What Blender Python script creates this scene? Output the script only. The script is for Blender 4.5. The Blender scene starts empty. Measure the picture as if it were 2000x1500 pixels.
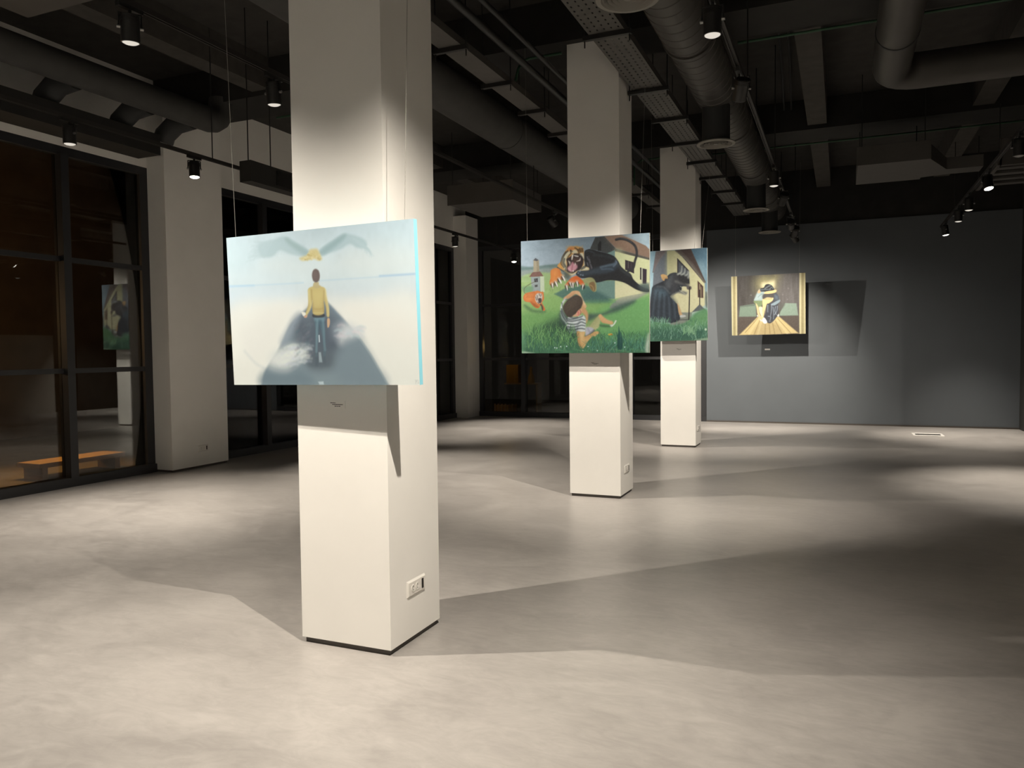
import bpy, bmesh, math, random
import numpy as np
from mathutils import Vector, Matrix
random.seed(7)
SC = bpy.context.scene
COL = SC.collection
PI = math.pi

# ------------------------------------------------------------------ helpers
def link(o, parent=None):
    COL.objects.link(o)
    if parent is not None:
        o.parent = parent
    return o

def tag(o, label, cat, group=None, kind=None):
    o['label'] = label
    o['category'] = cat
    if group: o['group'] = group
    if kind: o['kind'] = kind
    return o

def thing(name, label, cat, loc=(0, 0, 0), rotz=0.0, group=None, kind=None):
    o = bpy.data.objects.new(name, None)
    o.empty_display_size = 0.1
    link(o)
    o.location = loc
    o.rotation_euler = (0, 0, rotz)
    return tag(o, label, cat, group, kind)

def setting(name, bm, mat, label, cat):
    o = obj(name, bm, mat)
    return tag(o, label, cat, kind='structure')

def obj(name, bm, mat, parent=None, smooth=False, bevel=0.0):
    if bevel > 0:
        bmesh.ops.bevel(bm, geom=[e for e in bm.edges if len(e.link_faces) == 2 and e.calc_face_angle(0) > 0.6],
                        offset=bevel, segments=2, affect='EDGES', profile=0.6)
    me = bpy.data.meshes.new(name)
    bm.normal_update()
    bm.to_mesh(me)
    bm.free()
    me.materials.append(mat)
    if smooth:
        for p in me.polygons: p.use_smooth = True
        try:
            me.set_sharp_from_angle(angle=math.radians(40))
        except Exception:
            pass
    o = bpy.data.objects.new(name, me)
    return link(o, parent)

def B():
    return bmesh.new()

def box(bm, x0, x1, y0, y1, z0, z1):
    vs = [bm.verts.new(p) for p in ((x0,y0,z0),(x1,y0,z0),(x1,y1,z0),(x0,y1,z0),
                                    (x0,y0,z1),(x1,y0,z1),(x1,y1,z1),(x0,y1,z1))]
    for f in ((0,3,2,1),(4,5,6,7),(0,1,5,4),(1,2,6,5),(2,3,7,6),(3,0,4,7)):
        bm.faces.new([vs[i] for i in f])
    return bm

def bx(*a):
    return box(B(), *a)

def frame_of(d):
    d = Vector(d).normalized()
    a = Vector((0,0,1)) if abs(d.z) < 0.9 else Vector((1,0,0))
    u = d.cross(a).normalized()
    v = d.cross(u).normalized()
    return u, v, d

def tube(bm, pts, r, seg=12, cap=True):
    """swept round tube through points; r scalar or list"""
    pts = [Vector(p) for p in pts]
    n = len(pts)
    rs = r if isinstance(r, (list, tuple)) else [r]*n
    rings = []
    u0 = None
    for i, p in enumerate(pts):
        if i == 0: d = pts[1]-pts[0]
        elif i == n-1: d = pts[-1]-pts[-2]
        else: d = (pts[i]-pts[i-1]).normalized() + (pts[i+1]-pts[i]).normalized()
        d.normalize()
        if u0 is None:
            u, v, _ = frame_of(d)
        else:
            u = (u0 - d*u0.dot(d)).normalized()
            v = d.cross(u).normalized()
        u0 = u
        rings.append([bm.verts.new(p + (u*math.cos(2*PI*k/seg) + v*math.sin(2*PI*k/seg))*rs[i]) for k in range(seg)])
    for a, b in zip(rings, rings[1:]):
        for k in range(seg):
            bm.faces.new((a[k], a[(k+1) % seg], b[(k+1) % seg], b[k]))
    if cap:
        bm.faces.new(rings[0][::-1]); bm.faces.new(rings[-1])
    bmesh.ops.recalc_face_normals(bm, faces=bm.faces[:])
    return bm

def lathe(bm, prof, seg=32, close=False):
    """profile (r,z) revolved round Z"""
    rings = []
    for r, z in prof:
        if r < 1e-6:
            rings.append([bm.verts.new((0,0,z))])
        else:
            rings.append([bm.verts.new((r*math.cos(2*PI*k/seg), r*math.sin(2*PI*k/seg), z)) for k in range(seg)])
    prs = list(zip(rings, rings[1:]))
    if close: prs.append((rings[-1], rings[0]))
    for a, b in prs:
        for k in range(seg):
            k2 = (k+1) % seg
            if len(a) == 1 and len(b) == 1: continue
            if len(a) == 1: bm.faces.new((a[0], b[k2], b[k]))
            elif len(b) == 1: bm.faces.new((a[k], a[k2], b[0]))
            else: bm.faces.new((a[k], a[k2], b[k2], b[k]))
    bmesh.ops.recalc_face_normals(bm, faces=bm.faces[:])
    return bm

def children_of(o):
    return [c for c in bpy.data.objects if c.parent is o]

# ------------------------------------------------------------------ materials
def srgb(r, g, b):
    f = lambda c: c/12.92 if c <= 0.04045 else ((c+0.055)/1.055)**2.4
    return (f(r/255), f(g/255), f(b/255), 1)

def mat(name, col, rough=0.6, metal=0.0, noise=0.0, nscale=8.0, bump=0.0, spec=0.5, stretch=(1,1,1)):
    m = bpy.data.materials.new(name)
    m.use_nodes = True
    nt = m.node_tree
    b = nt.nodes['Principled BSDF']
    b.inputs['Roughness'].default_value = rough
    b.inputs['Metallic'].default_value = metal
    b.inputs['Specular IOR Level'].default_value = spec
    c = col if len(col) == 4 else (*col, 1)
    b.inputs['Base Color'].default_value = c
    if noise > 0 or bump > 0:
        tc = nt.nodes.new('ShaderNodeTexCoord')
        mp = nt.nodes.new('ShaderNodeMapping'); mp.inputs['Scale'].default_value = stretch
        nz = nt.nodes.new('ShaderNodeTexNoise'); nz.inputs['Scale'].default_value = nscale
        nz.inputs['Detail'].default_value = 5
        nt.links.new(tc.outputs['Object'], mp.inputs['Vector'])
        nt.links.new(mp.outputs['Vector'], nz.inputs['Vector'])
        if noise > 0:
            rp = nt.nodes.new('ShaderNodeValToRGB')
            rp.color_ramp.elements[0].position = 0.3; rp.color_ramp.elements[1].position = 0.7
            rp.color_ramp.elements[0].color = (c[0]*(1-noise), c[1]*(1-noise), c[2]*(1-noise), 1)
            rp.color_ramp.elements[1].color = (min(1,c[0]*(1+noise)), min(1,c[1]*(1+noise)), min(1,c[2]*(1+noise)), 1)
            nt.links.new(nz.outputs['Fac'], rp.inputs['Fac'])
            nt.links.new(rp.outputs['Color'], b.inputs['Base Color'])
        if bump > 0:
            bp = nt.nodes.new('ShaderNodeBump'); bp.inputs['Strength'].default_value = bump
            bp.inputs['Distance'].default_value = 0.01
            nt.links.new(nz.outputs['Fac'], bp.inputs['Height'])
            nt.links.new(bp.outputs['Normal'], b.inputs['Normal'])
    return m

def emis(name, col, strength):
    m = bpy.data.materials.new(name)
    m.use_nodes = True
    nt = m.node_tree
    nt.nodes.clear()
    e = nt.nodes.new('ShaderNodeEmission'); o = nt.nodes.new('ShaderNodeOutputMaterial')
    e.inputs['Color'].default_value = (*col, 1); e.inputs['Strength'].default_value = strength
    nt.links.new(e.outputs[0], o.inputs[0])
    return m

def glass_mat():
    m = bpy.data.materials.new('window_glass')
    m.use_nodes = True
    nt = m.node_tree
    nt.nodes.clear()
    out = nt.nodes.new('ShaderNodeOutputMaterial')
    tr = nt.nodes.new('ShaderNodeBsdfTransparent'); tr.inputs['Color'].default_value = (0.80, 0.82, 0.82, 1)
    gl = nt.nodes.new('ShaderNodeBsdfGlossy'); gl.inputs['Roughness'].default_value = 0.0
    fr = nt.nodes.new('ShaderNodeFresnel'); fr.inputs['IOR'].default_value = 1.52
    mx = nt.nodes.new('ShaderNodeMixShader')
    nt.links.new(fr.outputs[0], mx.inputs[0])
    nt.links.new(tr.outputs[0], mx.inputs[1]); nt.links.new(gl.outputs[0], mx.inputs[2])
    nt.links.new(mx.outputs[0], out.inputs[0])
    return m

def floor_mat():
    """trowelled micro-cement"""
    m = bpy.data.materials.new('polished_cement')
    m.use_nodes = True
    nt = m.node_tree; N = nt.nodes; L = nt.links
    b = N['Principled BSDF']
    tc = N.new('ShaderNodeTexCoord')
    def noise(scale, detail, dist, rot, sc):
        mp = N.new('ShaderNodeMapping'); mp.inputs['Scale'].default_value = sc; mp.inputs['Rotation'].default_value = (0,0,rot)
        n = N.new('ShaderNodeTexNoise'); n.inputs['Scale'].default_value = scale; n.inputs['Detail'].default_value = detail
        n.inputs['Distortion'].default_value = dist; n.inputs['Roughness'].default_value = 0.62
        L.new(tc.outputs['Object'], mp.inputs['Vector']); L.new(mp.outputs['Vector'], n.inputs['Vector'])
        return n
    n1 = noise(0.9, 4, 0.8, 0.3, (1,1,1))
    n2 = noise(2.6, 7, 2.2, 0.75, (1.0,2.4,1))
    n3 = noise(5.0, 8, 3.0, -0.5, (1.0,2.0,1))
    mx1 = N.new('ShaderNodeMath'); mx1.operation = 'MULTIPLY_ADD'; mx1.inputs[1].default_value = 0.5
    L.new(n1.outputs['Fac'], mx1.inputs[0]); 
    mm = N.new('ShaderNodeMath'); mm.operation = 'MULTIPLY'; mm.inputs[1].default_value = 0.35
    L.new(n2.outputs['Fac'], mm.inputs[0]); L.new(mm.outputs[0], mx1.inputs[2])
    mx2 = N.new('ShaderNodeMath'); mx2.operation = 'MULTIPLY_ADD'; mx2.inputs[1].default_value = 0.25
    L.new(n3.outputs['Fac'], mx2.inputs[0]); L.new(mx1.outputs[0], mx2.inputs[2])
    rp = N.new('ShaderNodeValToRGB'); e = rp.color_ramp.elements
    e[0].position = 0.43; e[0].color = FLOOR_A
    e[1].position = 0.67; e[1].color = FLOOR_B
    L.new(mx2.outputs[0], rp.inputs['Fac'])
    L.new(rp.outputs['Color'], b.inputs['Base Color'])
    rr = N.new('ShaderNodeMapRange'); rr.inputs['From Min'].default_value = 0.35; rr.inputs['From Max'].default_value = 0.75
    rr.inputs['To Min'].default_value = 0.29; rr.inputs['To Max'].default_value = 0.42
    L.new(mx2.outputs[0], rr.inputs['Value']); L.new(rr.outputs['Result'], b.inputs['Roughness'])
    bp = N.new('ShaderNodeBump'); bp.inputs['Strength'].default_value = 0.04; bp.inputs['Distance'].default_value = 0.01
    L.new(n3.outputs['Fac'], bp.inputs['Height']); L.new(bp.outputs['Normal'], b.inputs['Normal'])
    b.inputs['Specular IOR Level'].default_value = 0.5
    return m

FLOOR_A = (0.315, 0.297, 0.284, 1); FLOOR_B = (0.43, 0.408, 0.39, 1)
M = {}
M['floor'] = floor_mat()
M['white'] = mat('white_wall_paint', (0.83, 0.82, 0.79), 0.75, noise=0.02, nscale=3)
M['grey_wall'] = mat('slate_grey_wall_paint', (0.094, 0.107, 0.121), 0.7, noise=0.03, nscale=2)
M['pale_wall'] = mat('pale_grey_wall_paint', (0.52, 0.50, 0.46), 0.75, noise=0.03, nscale=2)
M['black_paint'] = mat('matt_black_ceiling_paint', (0.014, 0.0137, 0.0125), 0.85, noise=0.25, nscale=4)
M['concrete'] = mat('dark_sprayed_concrete', (0.030, 0.028, 0.025), 0.9, noise=0.25, nscale=5, bump=0.2)
M['joist'] = mat('concrete_joist', (0.050, 0.046, 0.041), 0.9, noise=0.2, nscale=6, bump=0.2)
M['base'] = mat('brown_recessed_skirting', (0.06, 0.052, 0.045), 0.6)
M['frame'] = mat('anthracite_window_frame', (0.022, 0.023, 0.026), 0.42, spec=0.5)
M['glass'] = glass_mat()
M['black'] = mat('black_powder_coat', (0.012, 0.012, 0.012), 0.45)
M['track'] = mat('black_aluminium_track', (0.016, 0.014, 0.013), 0.65)
M['lens_hot'] = emis('glowing_lens_facing_room', (1.0, 0.93, 0.82), 14.0)
M['lens_dim'] = emis('lens_seen_from_the_side', (1.0, 0.92, 0.80), 0.75)
M['lens_off'] = mat('unlit_lens', (0.25, 0.25, 0.25), 0.2)
M['steel'] = mat('zinc_steel', (0.32, 0.32, 0.31), 0.4, metal=0.8)
M['duct'] = mat('grey_spiral_duct', (0.066, 0.062, 0.057), 0.5, metal=0.35, noise=0.08, nscale=5)
M['duct_dark'] = mat('black_flexible_duct', (0.028, 0.030, 0.031), 0.6)
M['tray'] = mat('galvanised_tray', (0.085, 0.081, 0.075), 0.55, metal=0.3, noise=0.08, nscale=12)
M['pipe'] = mat('grey_insulated_pipe', (0.045, 0.045, 0.043), 0.8, noise=0.1, nscale=8)
M['unit'] = mat('grey_unit_casing', (0.068, 0.064, 0.06), 0.7, noise=0.05, nscale=5)
M['diffuser'] = mat('ivory_diffuser', (0.2, 0.19, 0.17), 0.6)
M['green'] = mat('green_conduit', (0.018, 0.065, 0.032), 0.6)
M['plastic'] = mat('white_socket_plastic', (0.78, 0.76, 0.72), 0.35)
M['dark_plastic'] = mat('dark_plastic', (0.02, 0.018, 0.016), 0.4)
M['wire'] = mat('steel_wire', (0.33, 0.32, 0.30), 0.45, metal=0.6)
M['label'] = mat('clear_label', (0.70, 0.69, 0.66), 0.4)
M['bright'] = mat('polished_white_frame', (0.82, 0.8, 0.77), 0.3)
M['ink'] = mat('black_ink', (0.03, 0.03, 0.03), 0.6)
M['cyan'] = mat('turquoise_canvas_edge', (0.24, 0.60, 0.74), 0.7)
M['canvas_edge'] = mat('raw_canvas_edge', (0.42, 0.42, 0.38), 0.8)
M['paving'] = mat('dark_terrace_paving', (0.10, 0.08, 0.06), 0.8, noise=0.2, nscale=3)
M['brick'] = mat('brown_render', (0.13, 0.085, 0.05), 0.9, noise=0.2, nscale=2)
M['wood'] = mat('weathered_wood', (0.30, 0.19, 0.10), 0.7, noise=0.2, nscale=9, stretch=(1,12,12))
M['amber'] = mat('amber_glass', (0.30, 0.16, 0.03), 0.25)

# ------------------------------------------------------------------ camera
cam = bpy.data.cameras.new('camera'); co = bpy.data.objects.new('camera', cam); COL.objects.link(co)
F, YAW, PITCH, ROLL, HGT = 1500.79, .403722737, .0417592376, -.0107176565, 1.55
fw = Vector((-math.sin(YAW)*math.cos(PITCH), math.cos(YAW)*math.cos(PITCH), -math.sin(PITCH)))
r0 = Vector((math.cos(YAW), math.sin(YAW), 0)); u0 = r0.cross(fw)
rt = r0*math.cos(ROLL) + u0*math.sin(ROLL); up = -r0*math.sin(ROLL) + u0*math.cos(ROLL)
co.matrix_world = Matrix(((rt.x, up.x, -fw.x, 0), (rt.y, up.y, -fw.y, 0), (rt.z, up.z, -fw.z, HGT), (0,0,0,1)))
cam.sensor_width = 36; cam.lens = F/2000*36; cam.clip_start = 0.05; cam.clip_end = 200
SC.camera = co

# ------------------------------------------------------------------ room shell
XL, XR, YF, YB, ZC = -8.42, 3.09, -3.2, 16.92, 5.2
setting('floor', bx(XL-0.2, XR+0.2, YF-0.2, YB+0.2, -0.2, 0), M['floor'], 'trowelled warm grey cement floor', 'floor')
setting('ceiling', bx(XL-0.2, XR+0.2, YF-0.2, YB+0.2, ZC, ZC+0.2), M['concrete'], 'dark concrete ceiling slab', 'ceiling')
setting('wall_right', bx(XR, XR+0.2, YF, 14.6, 0, 2.14), M['pale_wall'], 'pale grey lower wall on the right side', 'wall')
setting('wall_right', bx(XR, XR+0.2, 15.3, YB, 0, 2.14), M['black_paint'], 'dark lower wall right of the back corner', 'wall')
setting('wall_right', bx(XR, XR+0.2, YF, YB, 2.14, ZC), M['black_paint'], 'dark upper wall on the right side', 'wall')
setting('wall_right', bx(XR+0.25, XR+0.4, 14.5, 15.4, 0, 2.2), M['black_paint'], 'dark closed door recess on the right side', 'wall')
setting('wall_front', bx(XL, XR, YF-0.2, YF, 0, ZC), M['white'], 'white wall behind the viewer', 'wall')
bm = bx(-2.65, XR, YB-0.02, YB+0.2, 0.015, 4.10)
setting('wall_back', bm, M['grey_wall'], 'slate grey painted back wall', 'wall')
setting('wall_back', bx(XL, XR, YB+0.0, YB+0.2, 4.10, ZC), M['black_paint'], 'black band of wall above the slate grey wall', 'wall')
setting('wall_left', bx(XL-0.2, XL, YF, YB+0.2, 4.02, ZC), M['white'], 'white wall band above the glazing on the left', 'wall')
setting('baseboard_back', bx(-2.65, XR, YB-0.035, YB-0.02, 0.0, 0.03), M['base'], 'thin dark strip under the slate grey wall', 'baseboard')
setting('wall_partition', bx(1.565, 2.2, 7.9, 8.262, 0, 3.2), M['black_paint'], 'dark end of a partition at the right edge', 'wall')

# beams along X, joists along Y
ROWS = (-0.9, 3.567, 8.04, 12.573)
for i, y in enumerate(ROWS):
    setting('ceiling_beam', bx(XL, XR, y-0.36, y+0.36, 4.76, ZC), M['black_paint'],
            ['dark concrete ceiling beam above the viewer', 'dark concrete ceiling beam above the nearest column',
             'dark concrete ceiling beam above the middle column', 'dark concrete ceiling beam above the farthest column'][i], 'beam')
JX = (-6.63, -4.53, -0.33, 1.76)
for j, x in enumerate(JX):
    ends = (YF,) + ROWS + (YB,)
    for i in range(len(ends)-1):
        a = ends[i] + (0.36 if i > 0 else 0); b_ = ends[i+1] - (0.36 if i < len(ends)-2 else 0)
        setting('ceiling_joist', bx(x-0.13, x+0.13, a, b_, 4.82, ZC), M['joist'],
                'grey concrete ceiling joist running towards the back wall, %s strip, %s bay' %
                (('leftmost','second','third','rightmost')[j], ('hidden','near','second','third','back')[i]), 'joist')

# ------------------------------------------------------------------ columns
CX0, CW, CD = -2.657, .5561, .5197
COLY = (3.307, 7.7794, 12.3128)
CN = ('nearest', 'middle', 'farthest')
for n, y in zip(CN, COLY):
    lab = {'nearest': 'large white square column in the foreground behind the pale blue painting',
           'middle': 'white square column behind the painting with tiger and panther',
           'farthest': 'white square column farthest back, behind the painting of the stooped figure'}[n]
    t = thing('column', lab, 'column', (CX0+CW/2, y+CD/2, 0), group='white columns down the middle of the hall')
    obj('shaft', bx(-CW/2, CW/2, -CD/2, CD/2, 0.03, 4.76), M['white'], t, bevel=0.004)
    obj('recessed_base', bx(-CW/2+.014, CW/2-.014, -CD/2+.014, CD/2-.014, 0, 0.03), M['base'], t)
PILL = {3.567: 'white wall column between the windows on the left, nearest to the viewer',
        8.04: 'white wall column between two windows left of the large foreground column',
        12.573: 'white wall column between the windows hidden behind the foreground column'}
for y, lab in PILL.items():
    t = thing('wall_column', lab, 'column', (XL+0.15, y, 0), group='white wall columns along the glazing')
    obj('shaft', bx(-0.15, 0.155, -0.505, 0.505, 0.03, 4.76), M['white'], t, bevel=0.003)
    obj('recessed_base', bx(-0.15, 0.14, -0.49, 0.49, 0, 0.03), M['base'], t)
t = thing('wall_column', 'narrow white wall column in the far left corner of the glazing', 'column', (XL+0.16, 16.6, 0), group='white wall columns along the glazing')
obj('shaft', bx(-0.16, 0.17, -0.32, 0.32, 0.0, 4.76), M['white'], t, bevel=0.003)

# ------------------------------------------------------------------ glazing
def glazing(name, label, axis, a0, a1, mull, zt=(1.38, 2.70), ztop=4.02):
    """axis 'y': window in plane x=XL ; axis 'x': window in plane y=YB"""
    t = thing(name, label, 'window', (0,0,0), kind='structure')
    def bb(u0, u1, d0, d1, z0, z1):
        return bx(XL-d1, XL-d0, u0, u1, z0, z1) if axis == 'y' else bx(u0, u1, YB+d0, YB+d1, z0, z1)
    obj('sill', bb(a0, a1, -0.03, 0.10, 0.0, 0.11), M['frame'], t, bevel=0.004)
    obj('head', bb(a0, a1, 0.0, 0.10, ztop-0.10, ztop), M['frame'], t, bevel=0.004)
    xs = [a0] + list(mull) + [a1]
    for k, u in enumerate(xs):
        if k == 0: obj('jamb', bb(u, u+0.10, 0.0, 0.10, 0.11, ztop-0.10), M['frame'], t, bevel=0.004)
        elif k == len(xs)-1: obj('jamb', bb(u-0.12, u, 0.0, 0.10, 0.11, ztop-0.10), M['frame'], t, bevel=0.004)
        else: obj('mullion', bb(u-0.05, u+0.05, -0.055, 0.10, 0.11, ztop-0.10), M['frame'], t, bevel=0.004)
    for k in range(len(xs)-1):
        l = xs[k] + (0.10 if k == 0 else 0.05); r = xs[k+1] - (0.12 if k == len(xs)-2 else 0.05)
        for z in zt:
            obj('transom', bb(l, r, 0.01, 0.09, z-0.03, z+0.03), M['frame'], t, bevel=0.003)
        obj('pane', bb(l, r, 0.044, 0.056, 0.11, ztop-0.10), M['glass'], t)
    return t
glazing('window_1', 'dark framed floor-to-ceiling window at the left edge', 'y', 4.072, 7.535, (5.12, 6.32))
glazing('window_2', 'dark framed window between the wall column and the foreground column', 'y', 8.545, 12.068, (9.72, 10.9))
glazing('window_3', 'dark framed window near the far left corner', 'y', 13.078, 16.28, (14.15, 15.25))
glazing('window_4', 'dark glazed wall left of the slate grey wall', 'x', -8.09, -2.65, (-6.92, -5.62, -4.32, -3.45), (1.38, 2.68), 4.10)
glazing('window_5', 'window beside the viewer outside the picture', 'y', -3.2, 3.062, (-1.6, 0, 1.6))

# ------------------------------------------------------------------ outside at night
setting('ground', bx(-17, XL-0.2, -4, 24, -0.3, -0.06), M['paving'], 'dark paving outside the glazing', 'ground')
setting('ground', bx(XL-0.2, 5, YB+0.2, 24, -0.3, -0.06), M['paving'], 'dark paving outside the back glazing', 'ground')
setting('wall_outside', bx(-15.2, -15, -4, 24, -0.06, 9), M['brick'], 'brown rendered wall across the terrace', 'wall')
# ------------------------------------------------------------------ ceiling services
def track(x, y0, y1, label, rods, top=None):
    t = thing('lighting_track', label, 'lighting track', (x, 0, 3.72), group='ceiling lighting tracks')
    bm = B()
    box(bm, -0.018, 0.018, y0, y1, 0.012, 0.036)      # body
    box(bm, -0.018, -0.011, y0, y1, 0.0, 0.012); box(bm, 0.011, 0.018, y0, y1, 0.0, 0.012)
    obj('rail', bm, M['track'], t)
    for y in rods:
        obj('suspension_rod', tube(B(), [(0, y, 0.036), (0, y, top if top else (1.48 if min(abs(y-r) for r in ROWS) > .36 else 1.04))], 0.006, 8), M['black'], t)
    return t
TL, TM, TR, TRR = -6.5, -4.07, -0.74, 1.67
track(TL, -1.5, 16.2, 'black lighting track closest to the glazing on the left', (2.2, 6.72, 10.5, 14.5))
track(TM, -1.5, 15.2, 'black lighting track left of the foreground column', (1.9, 6.2, 10.4, 14.6), 0.50)
track(TR, -1.5, 15.2, 'black lighting track under the large spiral duct', (1.9, 6.9, 9.9, 14.4))
track(TRR, -1.5, 16.0, 'black lighting track at the right edge of the ceiling', (1.9, 6.9, 9.0, 14.2))

LIGHT_COL = (1.0, 0.90, 0.765)
def spotlight(x, y, aim, label, lens='dim', power=250, size=48, blend=0.4, zl=3.5, side=1):
    """adjustable track head: adaptor, arm, yoke, can, lens (+ the lamp itself)"""
    aim = Vector(aim)
    lensp = Vector((x, y, zl))
    d = (aim-lensp).normalized()
    piv = lensp - d*0.085
    t = thing('track_spotlight', label, 'spotlight', (x, y, 3.72), group='black track spotlights')
    off = Vector((x, y, 3.72))
    obj('track_adaptor', bx(-0.017, 0.017, -0.09, 0.09, -0.028, 0.008), M['black'], t, bevel=0.003)
    # can, built along local axis
    rot = d.to_track_quat('-Z', 'Y').to_matrix().to_4x4()
    can = lathe(B(), [(0, 0.075), (0.050, 0.075), (0.056, 0.069), (0.056, -0.088), (0.052, -0.092), (0.050, -0.090), (0.048, -0.083), (0, -0.083)], 28)
    for i in range(5):   # cooling fins
        z = 0.034 + i*0.008
        lathe(can, [(0.055, z), (0.0595, z), (0.0595, z+0.003), (0.055, z+0.003)], 28)
    can.transform(Matrix.Translation(piv-off) @ rot)
    c = obj('can', can, M['black'], t, smooth=True)
    ln = lathe(B(), [(0, -0.103), (0.018, -0.102), (0.034, -0.098), (0.047, -0.091), (0.047, -0.085), (0, -0.085)], 28)
    ln.transform(Matrix.Translation(piv-off) @ rot)
    obj('lens', ln, M['lens_'+lens], t, smooth=False)
    # yoke, horizontal pin axis perpendicular to aim
    h = Vector((d.y, -d.x, 0))
    h = h.normalized() if h.length > 1e-3 else Vector((1, 0, 0))
    top = 3.72-0.028
    pz = piv.z
    bm = B()
    for s in (-1, 1):
        a = piv + h*s*0.064
        b2 = Vector((a.x, a.y, max(pz+0.085, top-0.03)))
        tube(bm, [a-off, b2-off, Vector((x, y, b2.z)) + h*s*0.03 - off], 0.006, 8)
    tube(bm, [Vector((x, y, max(pz+0.085, top-0.03)))-off - h*0.035, Vector((x, y, max(pz+0.085, top-0.03)))-off + h*0.035], 0.008, 8)
    tube(bm, [Vector((x, y, max(pz+0.085, top-0.03)))-off, Vector((x, y, top+0.002))-off], 0.011, 10)
    obj('yoke', bm, M['black'], t, smooth=True)
    for s in (-1, 1):
        obj('pivot_knob', tube(B(), [piv + h*s*0.055 - off, piv + h*s*0.076 - off], 0.010, 10), M['steel'], t, smooth=True)
    if lens != 'off' and power > 0:
        l = bpy.data.lights.new('lamp', 'SPOT')
        l.energy = power; l.color = LIGHT_COL; l.spot_size = math.radians(size); l.spot_blend = blend
        l.shadow_soft_size = 0.015
        lo = bpy.data.objects.new('lamp', l); link(lo, t)
        lp = lensp + d*0.032 - off
        lo.matrix_local = Matrix.Translation(lp) @ rot
    return t

PW = 1.2
S = spotlight
# pairs on the two middle tracks that light the paintings (wide flood lamps)
FL = dict(lens='dim', power=490*PW, size=96, blend=1.0)
S(TM, 2.33, (-2.97, 3.38, 0), 'black spotlight left of the foreground painting, above the picture edge', **FL)
S(TR, 2.33, (-1.83, 3.38, 0), 'black spotlight right of the foreground painting, above the picture edge', **FL)
S(TM, 6.7, (-2.9, 8.9, 0), 'black spotlight hidden behind the foreground column, aimed at the tiger painting', **dict(FL, power=420*PW))
S(TR, 6.3, (-1.9, 8.7, 0), 'black spotlight beside the duct elbow with a pale tag, turned towards the middle column', **dict(FL, power=420*PW))
S(TM, 11.3, (-2.2, 14.4, 0), 'black spotlight hidden behind the middle column', **dict(FL, power=390*PW))
S(TR, 11.0, (-2.6, 14.3, 0), 'brightly glowing black spotlight beside the second duct outlet', **dict(FL, lens='hot', power=390*PW))
S(TM, 14.1, (-1.35, 16.9, 0.85), 'black spotlight hidden behind the farthest column', 'dim', 500*PW, 78, 0.7)
S(TR, 14.1, (-1.76, 16.9, 0.69), 'black spotlight low against the slate wall, tilted towards the back', 'dim', 560*PW, 80, 0.8)
S(TR, 13.2, (-1.0, 16.9, 1.5), 'black spotlight turned sideways just behind the brightly glowing one', 'off')
S(TR, 14.9, (0.6, 16.9, 1.2), 'farthest black spotlight at the end of the track under the spiral duct', 'off')
# visible downlights
S(TR, 4.95, (-0.74, 4.95, 0), 'large black spotlight hanging straight down beside the near end of the spiral duct', 'dim', 0, 60, 0.8)
S(TR, 9.75, (-0.74, 9.75, 0), 'black spotlight pointing straight down right of the middle duct outlet', 'dim', 30*PW, 60, 1)
S(TM, 3.55, (-4.3, 3.75, 0), 'black spotlight with a pale lens hanging top left near the glazing', 'dim', 0, 66, 0.8)
S(TM, 4.87, (-4.1, 5.2, 0), 'black spotlight touching the left edge of the foreground column', 'dim', 0, 60, 0.8)
S(TL, 4.97, (-6.5, 5.0, 0), 'black spotlight in front of the white band above the left window', 'dim', 420*PW, 72, 1)
S(TL, 6.45, (-6.2, 6.2, 0), 'brightly lit black spotlight in front of the left wall column', 'hot', 460*PW, 76, 1)
S(TL, 12.64, (-6.5, 12.9, 0), 'unlit looking black spotlight on the far part of the track by the glazing', 'dim', 300*PW, 60, 1)
S(TL, 15.4, (-6.2, 14.8, 0), 'bright spotlight far back in front of the dark glazed wall', 'hot', 480*PW, 66, 1)
S(TL, 9.6, (-5.2, 9.0, 0), 'spotlight on the glazing track hidden behind the foreground column', 'dim', 480*PW, 66, 1)
S(TRR, 9.35, (1.67, 9.4, 0), 'unlit black spotlight at the right edge, nearest on the right track', 'off')
S(TRR, 11.1, (2.2, 10.0, 0), 'bright black spotlight second from the right edge on the right track', 'hot', 600*PW, 60, 1)
S(TRR, 12.7, (1.67, 12.7, 0), 'black spotlight with a thin lit rim, third on the right track', 'dim', 90*PW, 56, 1)
S(TRR, 13.75, (1.67, 13.8, 0), 'small dark spotlight just above the bright one farthest along the right track', 'dim', 60*PW, 56, 1)
S(TRR, 15.3, (2.2, 15.4, 0), 'bright black spotlight farthest along the right track', 'hot', 620*PW, 70, 1)
# unseen lamps added to the tracks for wall, floor and bounce light
S(TRR, 4.2, (3.09, 4.2, 1.0), 'added spotlight on the right track turned to the right wall, outside the picture', 'dim', 600*PW, 62, 1)
S(TRR, 6.6, (3.09, 6.6, 1.0), 'added spotlight on the right track above the partition, outside the picture', 'dim', 600*PW, 62, 1)
S(TRR, -0.6, (2.6, -1.0, 0.5), 'added unseen spotlight on the right track behind the viewer', 'dim', 400*PW, 90, 1)
S(TM, -1.2, (-4.0, -3.1, 1.6), 'added unseen spotlight on the left middle track turned to the wall behind the viewer', 'dim', 500*PW, 90, 1)
S(TR, -1.2, (-0.8, -3.1, 1.6), 'added unseen spotlight on the right middle track turned to the wall behind the viewer', 'dim', 500*PW, 90, 1)
S(TL, 1.2, (-6.2, 1.8, 0), 'added unseen spotlight on the glazing track beside the viewer', 'dim', 300*PW, 76, 1)
S(TRR, 1.2, (1.5, 1.9, 0), 'added unseen spotlight on the right track beside the viewer', 'dim', 50*PW, 70, 1)

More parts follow.
